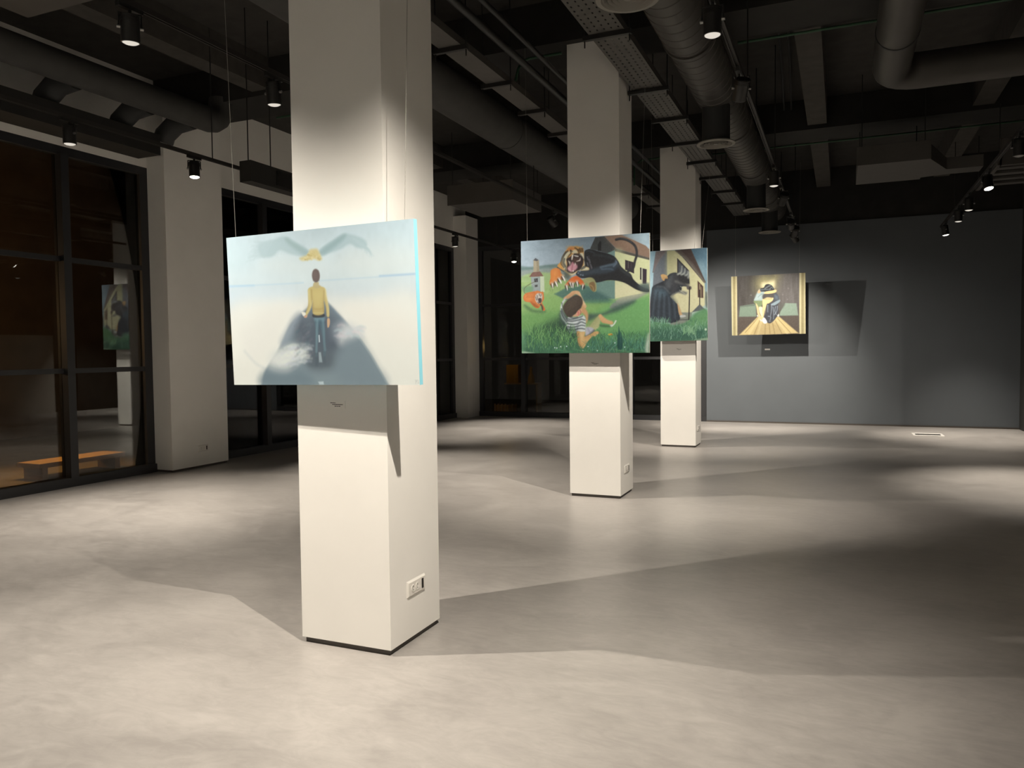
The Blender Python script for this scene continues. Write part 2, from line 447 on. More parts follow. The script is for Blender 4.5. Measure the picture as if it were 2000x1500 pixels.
# spiral duct with four drops
t = thing('spiral_duct', 'large grey ribbed spiral duct running along the ceiling to the back wall', 'duct', (-1.27, 0, 4.4))
prof = []
y = -3.0
pts = []; rad = []
while y < 16.6:
    pts += [(0, y, 0), (0, y+0.145, 0), (0, y+0.15, 0), (0, y+0.162, 0), (0, y+0.167, 0)]
    rad += [0.232, 0.232, 0.238, 0.238, 0.232]
    y += 0.17
obj('duct_body', tube(B(), pts, rad, 40), M['duct'], t, smooth=True)
for y in (3.6, 7.1, 10.1, 12.4, 14.8):
    obj('collar', tube(B(), [(0, y-0.025, 0), (0, y+0.025, 0)], 0.247, 40), M['duct'], t, smooth=True)
for y in (4.93, 8.75, 13.15, 15.75):
    dd = lathe(B(), [(0.150, -0.579), (0.150, -0.185), (0.145, -0.185), (0.145, -0.579)], 32, True)
    dd.transform(Matrix.Translation((0, y, 0)))
    obj('drop_duct', dd, M['duct_dark'], t, smooth=True)
for y in (2.4, 6.0, 10.6, 15.2):
    for s in (-1, 1):
        zt = 0.8
        obj('hanger_rod', tube(B(), [(s*0.245, y, -0.02), (s*0.245, y, zt)], 0.006, 8), M['black'], t)

DIFF_LAB = ('round ivory ceiling diffuser cut by the top edge of the picture', 'round ivory diffuser under the dark drop duct beside the middle column',
            'round ivory diffuser on the second visible drop duct', 'small round ivory diffuser nearest to the slate wall')
for y, lab in zip((4.93, 8.75, 13.15, 15.75), DIFF_LAB):
    t = thing('air_diffuser', lab, 'air diffuser', (-1.27, y, 3.80), group='round diffusers under the spiral duct')
    obj('outer_ring', lathe(B(), [(0.172, 0.0), (0.205, 0.004), (0.208, 0.012), (0.200, 0.020), (0.152, 0.03), (0.150, 0.022), (0.165, 0.010)], 40, True), M['diffuser'], t, smooth=True)
    for i, r in enumerate((0.150, 0.118, 0.086, 0.054)):
        obj('cone_ring', lathe(B(), [(r-0.012, 0.030), (r+0.006, 0.002), (r+0.010, 0.004), (r-0.008, 0.033)], 36, True), M['diffuser'], t, smooth=True)
    obj('centre_disc', lathe(B(), [(0, 0.003), (0.026, 0.003), (0.022, 0.030), (0, 0.030)], 24), M['diffuser'], t, smooth=True)

# perforated cable trays
def cable_tray(x0, x1, z, ys, y0, y1, label, nh=5):
    w = x1-x0
    t = thing('cable_tray', label, 'cable tray', (x0, 0, z), group='perforated cable trays')
    bm = B()
    hw = w*0.022; slot = 0.03; pitch = 0.085
    # floor of tray made as strips with slots between
    xs = [w*(k+0.5)/nh for k in range(nh)]
    edges = [0] + sum([[x-hw, x+hw] for x in xs], []) + [w]
    for k in range(0, len(edges)-1, 2):
        box(bm, edges[k], edges[k+1], y0, y1, 0, 0.002)
    y = y0
    while y < y1-0.001:
        for k in range(1, len(edges)-1, 2):
            if y > -0.5: box(bm, edges[k], edges[k+1], y, min(y1, y+pitch-slot), 0, 0.002)
            elif k == 1: pass
        y += pitch
    box(bm, -0.002, 0.0, y0, y1, 0, 0.07); box(bm, w, w+0.002, y0, y1, 0, 0.07)
    obj('tray_body', bm, M['tray'], t)
    cb = B()
    for k in range(4):
        xx = w*(0.25+0.17*k)
        tube(cb, [(xx+0.01*math.sin(0.9*q+k), y0+ (y1-y0)*q/40, 0.016+0.004*(k % 2)) for q in range(41)], 0.012, 8)
    obj('cable_bundle', cb, M['black'], t, smooth=True)
    for y in ys:
        obj('support_strut', bx(-0.06, w+0.06, y-0.02, y+0.02, -0.041, -0.0), M['black'], t)
        rb = 5.2-z if min(abs(y-r) for r in ROWS) > .36 else 4.76-z
        for xx in (-0.045, w+0.045):
            obj('threaded_rod', tube(B(), [(xx, y, -0.10), (xx, y, rb)], 0.006, 8), M['black'], t)
    return t
cable_tray(-2.03, -1.72, 4.30, (2.0, 3.5, 5.05, 6.56, 8.12, 9.23, 10.39, 11.5, 12.61, 13.8, 15.0), -1.5, 16.5, 'perforated grey cable tray passing over the right side of the middle column')
cable_tray(-3.36, -3.14, 4.30, (4.3, 5.3, 6.28, 7.29, 8.27, 9.25, 10.2, 11.2, 12.2, 13.4, 14.6), -1.5, 16.5, 'narrow cable tray right of the foreground column', 0)
for (xa, za, rr, lab) in ((-2.92, 4.42, 0.035, 'thin black pipe beside the narrow cable tray'), (-2.78, 4.5, 0.025, 'thinner black pipe just right of the narrow cable tray')):
    o = obj('service_pipe', tube(B(), [(xa, -1.5, za), (xa, 16.4, za)], rr, 14), M['black'], None, smooth=True)
    tag(o, lab, 'pipe')

# insulated pipes on the left
t = thing('ventilation_pipe', 'thick grey ventilation pipe along the glazing with short side branches', 'pipe', (-7.35, 0, 4.52))
pp = [(0, -1.5, 0), (0, 7.55, 0)] + [(0.30*(1-math.cos(a))*-0 , 7.55+0.22*math.sin(a), 0.22*(1-math.cos(a))) for a in (0.4, 0.8, 1.2, 1.5)] + [(0, 7.78, 0.30)]
obj('main_pipe', tube(B(), pp, 0.155, 28), M['pipe'], t, smooth=True)
for y in (3.9, 4.85, 5.8, 6.75, 7.4):
    obj('side_branch', tube(B(), [(-0.12, y, -0.02), (-0.40, y, -0.05), (-0.58, y, -0.16), (-0.62, y, -0.24)], 0.125, 20), M['duct_dark'], t, smooth=True)
o = obj('slot_diffuser', bx(-8.14, -7.76, -1.5, 7.16, 4.03, 4.28), M['black_paint'], None, bevel=0.004)
tag(o, 'long black slot diffuser box hanging above the left window', 'air diffuser')
t = thing('ventilation_pipe', 'thick grey ventilation pipe seen between foreground and middle column', 'pipe', (-4.05, 0, 4.46))
obj('main_pipe', tube(B(), [(0, 1.0, 0), (0, 15.6, 0)], 0.24, 28), M['pipe'], t, smooth=True)
for y in (6.6, 9.4, 12.2):
    obj('seam_band', tube(B(), [(0, y-0.02, 0), (0, y+0.02, 0)], 0.246, 28), M['pipe'], t, smooth=True)
for y in (5.2, 10.9):
    obj('hanger_rod', tube(B(), [(0, y, 0.23), (0, y, 0.74)], 0.007, 8), M['black'], t)

# elbow duct on the right
t = thing('elbow_duct', 'grey round duct bending right at the top right of the ceiling', 'duct', (0.47, 9.3, 4.48))
bend = [(0, -10.8, 0), (0, -0.28, 0)] + [(0.28-0.28*math.cos(a), -0.28+0.28*math.sin(a), 0) for a in (0.3, 0.6, 0.9, 1.2)] + [(0.28, 0, 0), (2.5, 0, 0)]
obj('bent_duct', tube(B(), bend, 0.185, 28), M['duct'], t, smooth=True)
for y in (-2.6, -1.25):
    obj('seam_ring', tube(B(), [(0, y-0.015, 0), (0, y+0.015, 0)], 0.192, 28), M['duct_dark'], t, smooth=True)
for y in (-1.9, -4.5):
    obj('hanger_rod', tube(B(), [(0.0, y, 0.18), (0.0, y, 0.72)], 0.007, 8), M['black'], t)

# fan coil units
def fan_coil(x0, x1, y0, y1, z0, z1, label, extra=None):
    t = thing('fan_coil_unit', label, 'fan coil unit', ((x0+x1)/2, (y0+y1)/2, z0), group='fan coil units under the ceiling')
    hx, hy = (x1-x0)/2, (y1-y0)/2
    obj('casing', bx(-hx, hx, -hy, hy, 0, z1-z0), M['unit'], t, bevel=0.006)
    fl = B()
    box(fl, -hx-0.015, hx+0.015, -hy-0.02, -hy, -0.012, z1-z0+0.012)
    obj('end_flange', fl, M['unit'], t)
    for sx in (-1, 1):
        for sy in (-1, 1):
            obj('hanger_rod', tube(B(), [(sx*(hx-0.05), sy*(hy-0.05), z1-z0), (sx*(hx-0.05), sy*(hy-0.05), 5.2-z0 if min(abs((y0+y1)/2+sy*(hy-0.05)-r) for r in ROWS) > .36 else 4.76-z0)], 0.006, 8), M['black'], t)
    if extra: extra(t, hx, hy)
    return t
def right_extra(t, hx, hy):
    bm = B()
    vs = [bm.verts.new(p) for p in ((hx, -hy, 0), (hx, hy-0.12, 0), (hx+0.28, hy-0.2, 0), (hx+0.28, hy-0.55, 0), (hx, -hy, .2), (hx, hy-0.12, .2), (hx+0.28, hy-0.2, .16), (hx+0.28, hy-0.55, .16))]
    for f in ((0,1,2,3),(7,6,5,4),(0,3,7,4),(3,2,6,7),(2,1,5,6),(1,0,4,5)): bm.faces.new([vs[i] for i in f])
    bmesh.ops.recalc_face_normals(bm, faces=bm.faces[:])
    obj('tapered_outlet', bm, M['unit'], t)
    obj('outlet_duct', bx(hx+0.28, hx+0.72, hy-0.55, hy-0.2, 0.0, 0.16), M['unit'], t)
fan_coil(0.20, 1.05, 11.4, 12.75, 4.0, 4.22, 'grey fan coil unit with side outlet on the right, below the dark beam', right_extra)
fan_coil(-6.0, -4.85, 11.45, 12.75, 4.0, 4.3, 'grey fan coil unit between foreground and middle column')
fan_coil(-6.30, -4.9, 3.2, 4.47, 4.4, 4.66, 'grey fan coil unit cut by the top left corner of the picture')
# louvred return unit at right edge
t = thing('louvre_unit', 'grey louvred air unit at the right edge behind the track spotlights', 'air unit', (2.35, 12.9, 3.95))
obj('unit_frame', bx(-0.42, 0.6, -0.9, -0.82, 0.0, 0.35), M['unit'], t)
for i in range(4):
    obj('louvre_blade', bx(-0.40, 0.6, -0.72+i*0.38, -0.56+i*0.38, 0.0, 0.03), M['unit'], t)
obj('side_rail', bx(-0.45, -0.40, -0.9, 0.9, 0.0, 0.12), M['unit'], t)
for yy in (-0.85, 0.85):
    obj('hanger_rod', tube(B(), [(-0.42, yy, 0.1), (-0.42, yy, 0.82)], 0.006, 8), M['black'], t)
# dark hung box
t = thing('equipment_box', 'dark box hung on two rods left of the foreground column', 'equipment box', (-5.795, 7.6, 3.38))
obj('casing', bx(-0.075, 0.075, -1.15, 1.0, 0, 0.22), M['black_paint'], t, bevel=0.005)
for y in (-0.45, 0.25):
    obj('cover_plate', bx(0.075, 0.083, y-0.3, y+0.3, 0.03, 0.19), M['black'], t)
for y in (-1.1, -0.75):
    obj('hanger_rod', tube(B(), [(0.0, y, 0.22), (0.0, y, 1.82)], 0.006, 8), M['black'], t)

# green conduits clipped under the beams
def conduit(pts, r, label):
    o = obj('conduit', tube(B(), pts, r, 10), M['green'], None, smooth=True)
    return tag(o, label, 'conduit', 'green cable conduits along the beams')
conduit([(-1.0, 8.42, 4.735), (XR, 8.42, 4.735)], 0.014, 'long green conduit along the beam at the upper right')
conduit([(-2.05, 12.96, 4.735), (XR, 12.96, 4.735)], 0.014, 'green conduit along the farther beam on the right')
conduit([(-7.0, 8.42, 4.735), (-4.6, 8.42, 4.735)], 0.014, 'green conduit left of the foreground column')
conduit([(-2.66, 7.62, 4.62), (-3.02, 7.62, 4.62), (-3.10, 7.62, 4.60), (-3.14, 7.60, 4.52), (-3.16, 7.58, 4.40)], 0.014, 'bent green conduit beside the top of the middle column')
conduit([(-2.66, 12.36, 4.62), (-2.95, 12.30, 4.60), (-3.05, 12.22, 4.5), (-3.06, 12.25, 4.2)], 0.014, 'bent green conduit beside the top of the farthest column')
for (xx, y0, y1) in ((-0.62, 8.5, 12.1), (-0.52, 8.5, 12.1)):
    o = obj('service_pipe', tube(B(), [(xx-0.02*k, y0+(y1-y0)*k/8, 5.1-0.05*math.sin(k)) for k in range(9)], 0.012, 8), M['black'], None, smooth=True)
    tag(o, 'thin black cable strung under the slab right of the spiral duct' if xx > -.6 else 'thin black cable next to the spiral duct under the slab', 'cable')

# ------------------------------------------------------------------ small fittings
def socket(origin, axis, label, flip=1):
    """3-module plate; origin centre on wall, axis = outward normal ('+x')"""
    t = thing('power_socket', label, 'power socket', origin, group='white power sockets on the columns')
    w, h = 0.096, 0.044
    bm = B()
    # plate in YZ plane, outward +X, bevelled
    vs0 = [(0, -w, -h), (0, w, -h), (0, w, h), (0, -w, h)]
    vs1 = [(0.010, -w+.010, -h+.010), (0.010, w-.010, -h+.010), (0.010, w-.010, h-.010), (0.010, -w+.010, h-.010)]
    a = [bm.verts.new(p) for p in vs0]; b_ = [bm.verts.new(p) for p in vs1]
    bm.faces.new(a[::-1]); bm.faces.new(b_)
    for k in range(4): bm.faces.new((a[k], a[(k+1) % 4], b_[(k+1) % 4], b_[k]))
    bmesh.ops.recalc_face_normals(bm, faces=bm.faces[:])
    obj('face_plate', bm, M['plastic'], t)
    for yy in (-0.042, 0.002):
        s = lathe(B(), [(0.020, 0.0), (0.020, 0.004), (0.0165, 0.004), (0.012, -0.004+.006), (0, 0.002)], 24)
        s.transform(Matrix.Translation((0.0095, yy, 0)) @ Matrix.Rotation(PI/2, 4, 'Y'))
        so = obj('socket_insert', s, M['plastic'], t, smooth=True)
        pin = B()
        for k in (-1, 1):
            tube(pin, [(0.0105, yy, k*0.0095), (0.0128, yy, k*0.0095)], 0.0028, 8)
        obj('pin_hole', pin, M['dark_plastic'], so)
    obj('data_port', bx(0.0095, 0.0125, 0.048, 0.066, -0.026, 0.026), M['dark_plastic'], t)
    return t
socket((CX0+CW, 3.563, 0.295), '+x', 'white double socket low on the right face of the foreground column')
socket((CX0+CW, 8.02, 0.288), '+x', 'white socket low on the right face of the middle column')
socket((CX0+CW, 12.55, 0.29), '+x', 'white socket low on the right face of the farthest column')
socket((XL+0.305, 8.07, 0.265), '+x', 'white socket low on the left wall column')

def wall_label(x, y, z, w, h, label, lines, m='label'):
    t = thing('wall_label', label, 'label', (x, y, z), group='small captions beside the paintings')
    obj('card', bx(-w/2, w/2, -0.002, 0, -h/2, h/2), M[m], t)
    bm = B()
    rnd = random.Random(int(abs(x*1000)+y*10))
    for (zz, a0, a1, th) in lines:
        xx = a0
        while xx < a1:
            l = rnd.uniform(0.004, 0.012)
            box(bm, xx*1.0, min(a1, xx+l), -0.0028, -0.002, zz-th/2, zz+th/2)
            xx += l + 0.0025
    obj('caption_print', bm, M['ink'], t)
    return t
CAP = [(0.008, -0.042, -0.010, 0.0035), (-0.0005, -0.030, 0.036, 0.004), (-0.009, -0.016, 0.020, 0.0035)]
wall_label(-2.400, COLY[0], 1.287, 0.10, 0.042, 'small caption label under the pale blue painting', CAP, 'white')
wall_label(-2.37, COLY[1], 1.42, 0.10, 0.035, 'small caption label under the tiger painting', CAP, 'white')
wall_label(-2.36, COLY[2], 1.565, 0.10, 0.035, 'small caption label under the stooped figure painting', CAP, 'white')
wall_label(-1.40, YB-0.02, 1.545, 0.105, 0.032, 'small pale caption label on the slate wall under the embracing pair painting', [], 'label')

t = thing('floor_vent', 'slim metal floor vent in front of the slate wall', 'floor vent', (1.44, 15.38, 0.0))
bm = B(); box(bm, -0.24, 0.24, -0.24, -0.11, 0, 0.008); box(bm, -0.24, 0.24, 0.11, 0.24, 0, 0.008); box(bm, -0.24, -0.20, -0.11, 0.11, 0, 0.008); box(bm, 0.20, 0.24, -0.11, 0.11, 0, 0.008)
obj('vent_frame', bm, M['bright'], t)
obj('vent_slot', bx(-0.20, 0.20, -0.11, 0.11, 0.001, 0.004), M['dark_plastic'], t)

# ------------------------------------------------------------------ things outside, lit by street lamps
t = thing('bench', 'low wooden bench lit orange outside the left window', 'bench', (-9.75, 7.45, -0.06))
obj('seat', bx(-0.22, 0.22, -0.75, 0.55, 0.16, 0.22), M['wood'], t, bevel=0.006)
for y in (-0.65, 0.45):
    obj('leg', bx(-0.18, 0.18, y-0.04, y+0.04, 0.0, 0.16), M['wood'], t)
t = thing('outdoor_shelf', 'wooden shelf outside the dark back glazing', 'shelf', (-7.42, 18.2, 0))
obj('shelf_board', bx(-0.5, 0.42, -0.16, 0.16, 0.72, 0.755), M['wood'], t)
for x in (-0.02, 0.38):
    obj('shelf_post', bx(x-0.02, x+0.02, -0.14, 0.14, -0.06, 0.72), M['wood'], t)
o = obj('storage_box', bx(-7.88, -7.55, 18.08, 18.32, 0.755, 1.22), M['amber'], None, bevel=0.01); tag(o, 'upright amber box on the outdoor shelf', 'box')
bm = lathe(B(), [(0, 0), (0.085, 0), (0.09, 0.02), (0.075, 0.16), (0.035, 0.26), (0.03, 0.4), (0.04, 0.41), (0, 0.41)], 24)
bm.transform(Matrix.Translation((-7.22, 18.15, 0.755)))
o = obj('bottle', bm, M['amber'], None, smooth=True); tag(o, 'tall amber bottle on the outdoor shelf', 'bottle')
t = thing('wicker_basket', 'small amber crate on the ground outside the dark back glazing', 'crate', (-7.95, 18.3, -0.06))
obj('basket_body', bx(-0.32, 0.32, -0.12, 0.12, 0.02, 0.24), M['amber'], t, bevel=0.01)
for x in (-0.30, -0.2, -0.1, 0.0, 0.1, 0.2, 0.30):
    obj('slat', bx(x-0.02, x+0.02, -0.135, -0.12, 0.0, 0.27), M['wood'], t)

def lamp(kind, loc, power, col, size=0.2, rot=None, name='street_lamp_light'):
    l = bpy.data.lights.new(name, kind); l.energy = power; l.color = col
    if kind == 'POINT': l.shadow_soft_size = size
    o = bpy.data.objects.new(name, l); link(o); o.location = loc
    return o
def down_lamp(loc, power, col, size=70):
    l = bpy.data.lights.new('garden_lamp_light', 'SPOT'); l.energy = power; l.color = col
    l.spot_size = math.radians(size); l.spot_blend = 0.8; l.shadow_soft_size = 0.05
    o = bpy.data.objects.new('garden_lamp_light', l); link(o); o.location = loc
    return o
down_lamp((-9.8, 7.4, 2.2), 260, (1.0, 0.50, 0.10), 80)
lamp('POINT', (-13.2, 5.5, 2.2), 170, (1.0, 0.58, 0.25), 0.3)
lamp('POINT', (-7.7, 17.6, 1.7), 3, (1.0, 0.62, 0.2), 0.1)

w = bpy.data.worlds.new('night'); SC.world = w; w.use_nodes = True
bg = w.node_tree.nodes['Background']; bg.inputs[0].default_value = (0.012, 0.010, 0.008, 1); bg.inputs[1].default_value = 0.5
# ------------------------------------------------------------------ paintings
def canvas_frame(x, y, z, w, h, tilt, yaw, roll):
    """bottom centre of the front face; returns matrix: local X right, Z up along canvas, -Y front"""
    r = Vector((math.cos(yaw), math.sin(yaw), 0)); u = Vector((0, -math.sin(tilt), math.cos(tilt)))
    r = r*math.cos(roll) + Vector((0,0,1))*math.sin(roll)
    u = (u - r*u.dot(r)).normalized()
    b = u.cross(r).normalized()      # away from the room
    return Matrix(((r.x, b.x, u.x, x), (r.y, b.y, u.y, y), (r.z, b.z, u.z, z), (0,0,0,1)))

def paint_mat(name):
    m = bpy.data.materials.new(name); m.use_nodes = True
    nt = m.node_tree; b = nt.nodes['Principled BSDF']
    a = nt.nodes.new('ShaderNodeVertexColor'); a.layer_name = 'paint'
    nt.links.new(a.outputs['Color'], b.inputs['Base Color'])
    b.inputs['Roughness'].default_value = 0.6; b.inputs['Specular IOR Level'].default_value = 0.25
    return m

def painting(label, geo, thick, img, edge, wires, back_y=None):
    x, y, z, w, h = geo[:5]
    t = bpy.data.objects.new('painting', None); link(t); t.empty_display_size = 0.1
    t.matrix_world = canvas_frame(*geo)
    tag(t, label, 'painting', 'unframed canvases hung on wires')
    H, W = img.shape[:2]
    xs = np.linspace(-w/2, w/2, W); zs = np.linspace(h, 0, H)
    gx, gz = np.meshgrid(xs, zs)
    co_ = np.stack([gx, np.zeros_like(gx), gz], -1).reshape(-1, 3).astype(np.float32)
    idx = np.arange(H*W).reshape(H, W)
    quads = np.stack([idx[1:, :-1], idx[1:, 1:], idx[:-1, 1:], idx[:-1, :-1]], -1).reshape(-1, 4)
    me = bpy.data.meshes.new('canvas_picture')
    me.vertices.add(H*W); me.vertices.foreach_set('co', co_.ravel())
    nq = len(quads)
    me.loops.add(nq*4); me.loops.foreach_set('vertex_index', quads.ravel().astype(np.int32))
    me.polygons.add(nq); me.polygons.foreach_set('loop_start', np.arange(0, nq*4, 4, dtype=np.int32))
    try: me.polygons.foreach_set('loop_total', np.full(nq, 4, dtype=np.int32))
    except Exception: pass
    me.update(calc_edges=True); me.validate()
    ca = me.color_attributes.new('paint', 'FLOAT_COLOR', 'POINT')
    rgba = np.concatenate([img.reshape(-1, 3), np.ones((H*W, 1))], 1).astype(np.float32)
    ca.data.foreach_set('color', rgba.ravel())
    me.materials.append(paint_mat('oil_paint'))
    o = bpy.data.objects.new('canvas_picture', me); link(o, t)
    obj('stretched_edge', bx(-w/2, w/2, 0.0015, thick, 0, h), edge, t)
    inv = t.matrix_world.inverted()
    for (a, top) in wires:
        p0 = Vector((a*w, thick*0.5, h-0.01)); p1 = inv @ Vector(top)
        obj('hanging_wire', tube(B(), [p0, p1], 0.0013, 6), M['wire'], t, smooth=True)
    return t
# ------------------------------------------------------------------ painter: brush work on a numpy canvas
class Canvas:
    """holds the picture as colours; drawing coordinates are millimetre-like units of a sketch frame set by frame()"""
    def __init__(s, quad, W, H, white=(245, 232, 210), gain=1.0, sat=0.88):
        s.W, s.H = W, H
        s.img = np.zeros((H, W, 3))
        s.white = np.array(srgb(*white)[:3]); s.gain = gain; s.sat = sat
        src = np.array(quad, float); dst = np.array([(0, 0), (W-1, 0), (W-1, H-1), (0, H-1)], float)
        A = []; b = []
        for (x, y), (u, v) in zip(src, dst):
            A.append([x, y, 1, 0, 0, 0, -u*x, -u*y]); b.append(u)
            A.append([0, 0, 0, x, y, 1, -v*x, -v*y]); b.append(v)
        h = np.linalg.solve(np.array(A), np.array(b)); s.h = np.append(h, 1).reshape(3, 3)
        s.f = (0, 0, 1.0)
        s.rng = np.random.default_rng(5)
        yy, xx = np.mgrid[0:H, 0:W]; s.xx = xx.astype(float); s.yy = yy.astype(float)
    def frame(s, x0, y0, k): s.f = (x0, y0, k)
    def T(s, pts):
        p = np.atleast_2d(np.array(pts, float))
        q = np.stack([s.f[0]+p[:, 0]*s.f[2], s.f[1]+p[:, 1]*s.f[2], np.ones(len(p))], 0)
        r = s.h @ q
        return (r[:2]/r[2]).T
    def px(s, d):        # length in frame units -> canvas pixels (approx.)
        a = s.T([(500, 500), (500+d, 500)]); return float(np.hypot(*(a[1]-a[0])))
    @staticmethod
    def spline(p, closed, n=6):
        p = np.array(p, float); N = len(p); out = []
        rng_ = range(N if closed else N-1)
        for i in rng_:
            if closed: a, b, c, d = p[(i-1) % N], p[i], p[(i+1) % N], p[(i+2) % N]
            else: a, b, c, d = p[max(i-1, 0)], p[i], p[i+1], p[min(i+2, N-1)]
            for t in np.arange(n)/n:
                out.append(0.5*((2*b)+(-a+c)*t+(2*a-5*b+4*c-d)*t*t+(-a+3*b-3*c+d)*t**3))
        if not closed: out.append(p[-1])
        return np.array(out)
    def _blend(s, sl, a, col):
        c = np.array(col, float)
        s.img[sl] = s.img[sl]*(1-a[..., None]) + c*a[..., None]
    def poly(s, pts, col, feather=1.0, alpha=1.0, smooth=True, col2=None, g=None):
        """filled outline; col2 + g=((x0,y0),(x1,y1)) gives a colour run between two points"""
        P = s.T(s.spline(pts, True) if smooth else pts)
        m = feather+2
        x0 = int(max(0, np.floor(P[:, 0].min()-m))); x1 = int(min(s.W, np.ceil(P[:, 0].max()+m)+1))
        y0 = int(max(0, np.floor(P[:, 1].min()-m))); y1 = int(min(s.H, np.ceil(P[:, 1].max()+m)+1))
        if x1 <= x0 or y1 <= y0: return
        X = s.xx[y0:y1, x0:x1]; Y = s.yy[y0:y1, x0:x1]
        d2 = np.full(X.shape, 1e9); ins = np.zeros(X.shape, bool)
        Q = np.roll(P, -1, 0)
        for (ax, ay), (bx_, by) in zip(P, Q):
            ex, ey = bx_-ax, by-ay; L = ex*ex+ey*ey+1e-12
            t = np.clip(((X-ax)*ex+(Y-ay)*ey)/L, 0, 1)
            d2 = np.minimum(d2, (X-ax-t*ex)**2+(Y-ay-t*ey)**2)
            if ay != by:
                c = ((ay > Y) != (by > Y)) & (X < ex*(Y-ay)/(by-ay)+ax)
                ins ^= c
        sd = np.where(ins, np.sqrt(d2), -np.sqrt(d2))
        a = np.clip(sd/feather+0.5, 0, 1)
        a = a*a*(3-2*a)*alpha
        if col2 is None: s._blend((slice(y0, y1), slice(x0, x1)), a, col)
        else:
            g0, g1 = s.T(g); e = g1-g0
            t = np.clip(((X-g0[0])*e[0]+(Y-g0[1])*e[1])/(e@e), 0, 1)[..., None]
            s._blend((slice(y0, y1), slice(x0, x1)), a, np.array(col, float)*(1-t)+np.array(col2, float)*t)
    def stroke(s, pts, w, col, alpha=1.0, feather=1.0, smooth=True, w2=None):
        """brush line of width w (frame units), tapering to w2"""
        p = s.spline(pts, False, 5) if smooth and len(pts) > 2 else np.array(pts, float)
        P = s.T(p); r0 = s.px(w)/2; r1 = r0 if w2 is None else s.px(w2)/2
        m = max(r0, r1)+feather+1
        x0 = int(max(0, np.floor(P[:, 0].min()-m))); x1 = int(min(s.W, np.ceil(P[:, 0].max()+m)+1))
        y0 = int(max(0, np.floor(P[:, 1].min()-m))); y1 = int(min(s.H, np.ceil(P[:, 1].max()+m)+1))
        if x1 <= x0 or y1 <= y0: return
        X = s.xx[y0:y1, x0:x1]; Y = s.yy[y0:y1, x0:x1]
        best = np.full(X.shape, -1e9); n = len(P)-1
        for i in range(n):
            ax, ay = P[i]; ex, ey = P[i+1]-P[i]; L = ex*ex+ey*ey+1e-12
            t = np.clip(((X-ax)*ex+(Y-ay)*ey)/L, 0, 1)
            r = r0+(r1-r0)*(i+t)/n
            best = np.maximum(best, r-np.sqrt((X-ax-t*ex)**2+(Y-ay-t*ey)**2))
        a = np.clip(best/feather+0.5, 0, 1)*alpha
        s._blend((slice(y0, y1), slice(x0, x1)), a, col)
    def blob(s, c, rx, ry, col, alpha=1.0, feather=None, rot=0.0):
        a = np.linspace(0, 2*PI, 14, endpoint=False)
        x = rx*np.cos(a); y = ry*np.sin(a); cr, sr = math.cos(rot), math.sin(rot)
        s.poly(np.stack([c[0]+x*cr-y*sr, c[1]+x*sr+y*cr], 1), col, feather if feather else 1.2, alpha)
    def ramp(s, stops):
        """vertical colour run over the whole canvas, stops (v in 0..1, colour)"""
        v = np.linspace(0, 1, s.H); xs = [a for a, _ in stops]
        c = np.stack([np.interp(v, xs, [q[k] for _, q in stops]) for k in range(3)], 1)
        s.img[:] = c[:, None, :]
    def noise(s, amp, sx, sy, seed=0, region=None):
        """soft uneven brush tone"""
        r = np.random.default_rng(seed)
        gx, gy = max(2, int(s.W/sx)+2), max(2, int(s.H/sy)+2)
        g = r.normal(size=(gy, gx))
        u = s.xx/s.W*(gx-1.001); v = s.yy/s.H*(gy-1.001)
        i = u.astype(int); j = v.astype(int); fu = u-i; fv = v-j
        fu = fu*fu*(3-2*fu); fv = fv*fv*(3-2*fv)
        n = (g[j, i]*(1-fu)+g[j, i+1]*fu)*(1-fv)+(g[j+1, i]*(1-fu)+g[j+1, i+1]*fu)*fv
        if region is not None: n = n*region
        s.img += (n*amp)[..., None]
    def grass(s, n, x0, x1, y0, y1, ln, cols, w=3, lean=0.4, alpha=0.8, test=None):
        for _ in range(n):
            x = s.rng.uniform(x0, x1); y = s.rng.uniform(y0, y1)
            if test is not None and not test(x, y): continue
            l = ln*s.rng.uniform(0.5, 1.2); k = s.rng.normal()*lean
            c = np.array(cols[s.rng.integers(len(cols))], float)+s.rng.normal()*6
            s.stroke([(x, y), (x+k*l*0.35, y-l*0.6), (x+k*l, y-l)], w, c, alpha, 1.0, True, w*0.3)
    def done(s):
        g = s.img.mean(2, keepdims=True)
        c = np.clip(g+(s.img-g)*s.sat, 0, 255)/255
        lin = np.where(c <= 0.04045, c/12.92, ((c+0.055)/1.055)**2.4)
        return np.clip(lin/s.white*0.79*s.gain, 0.004, 0.93)

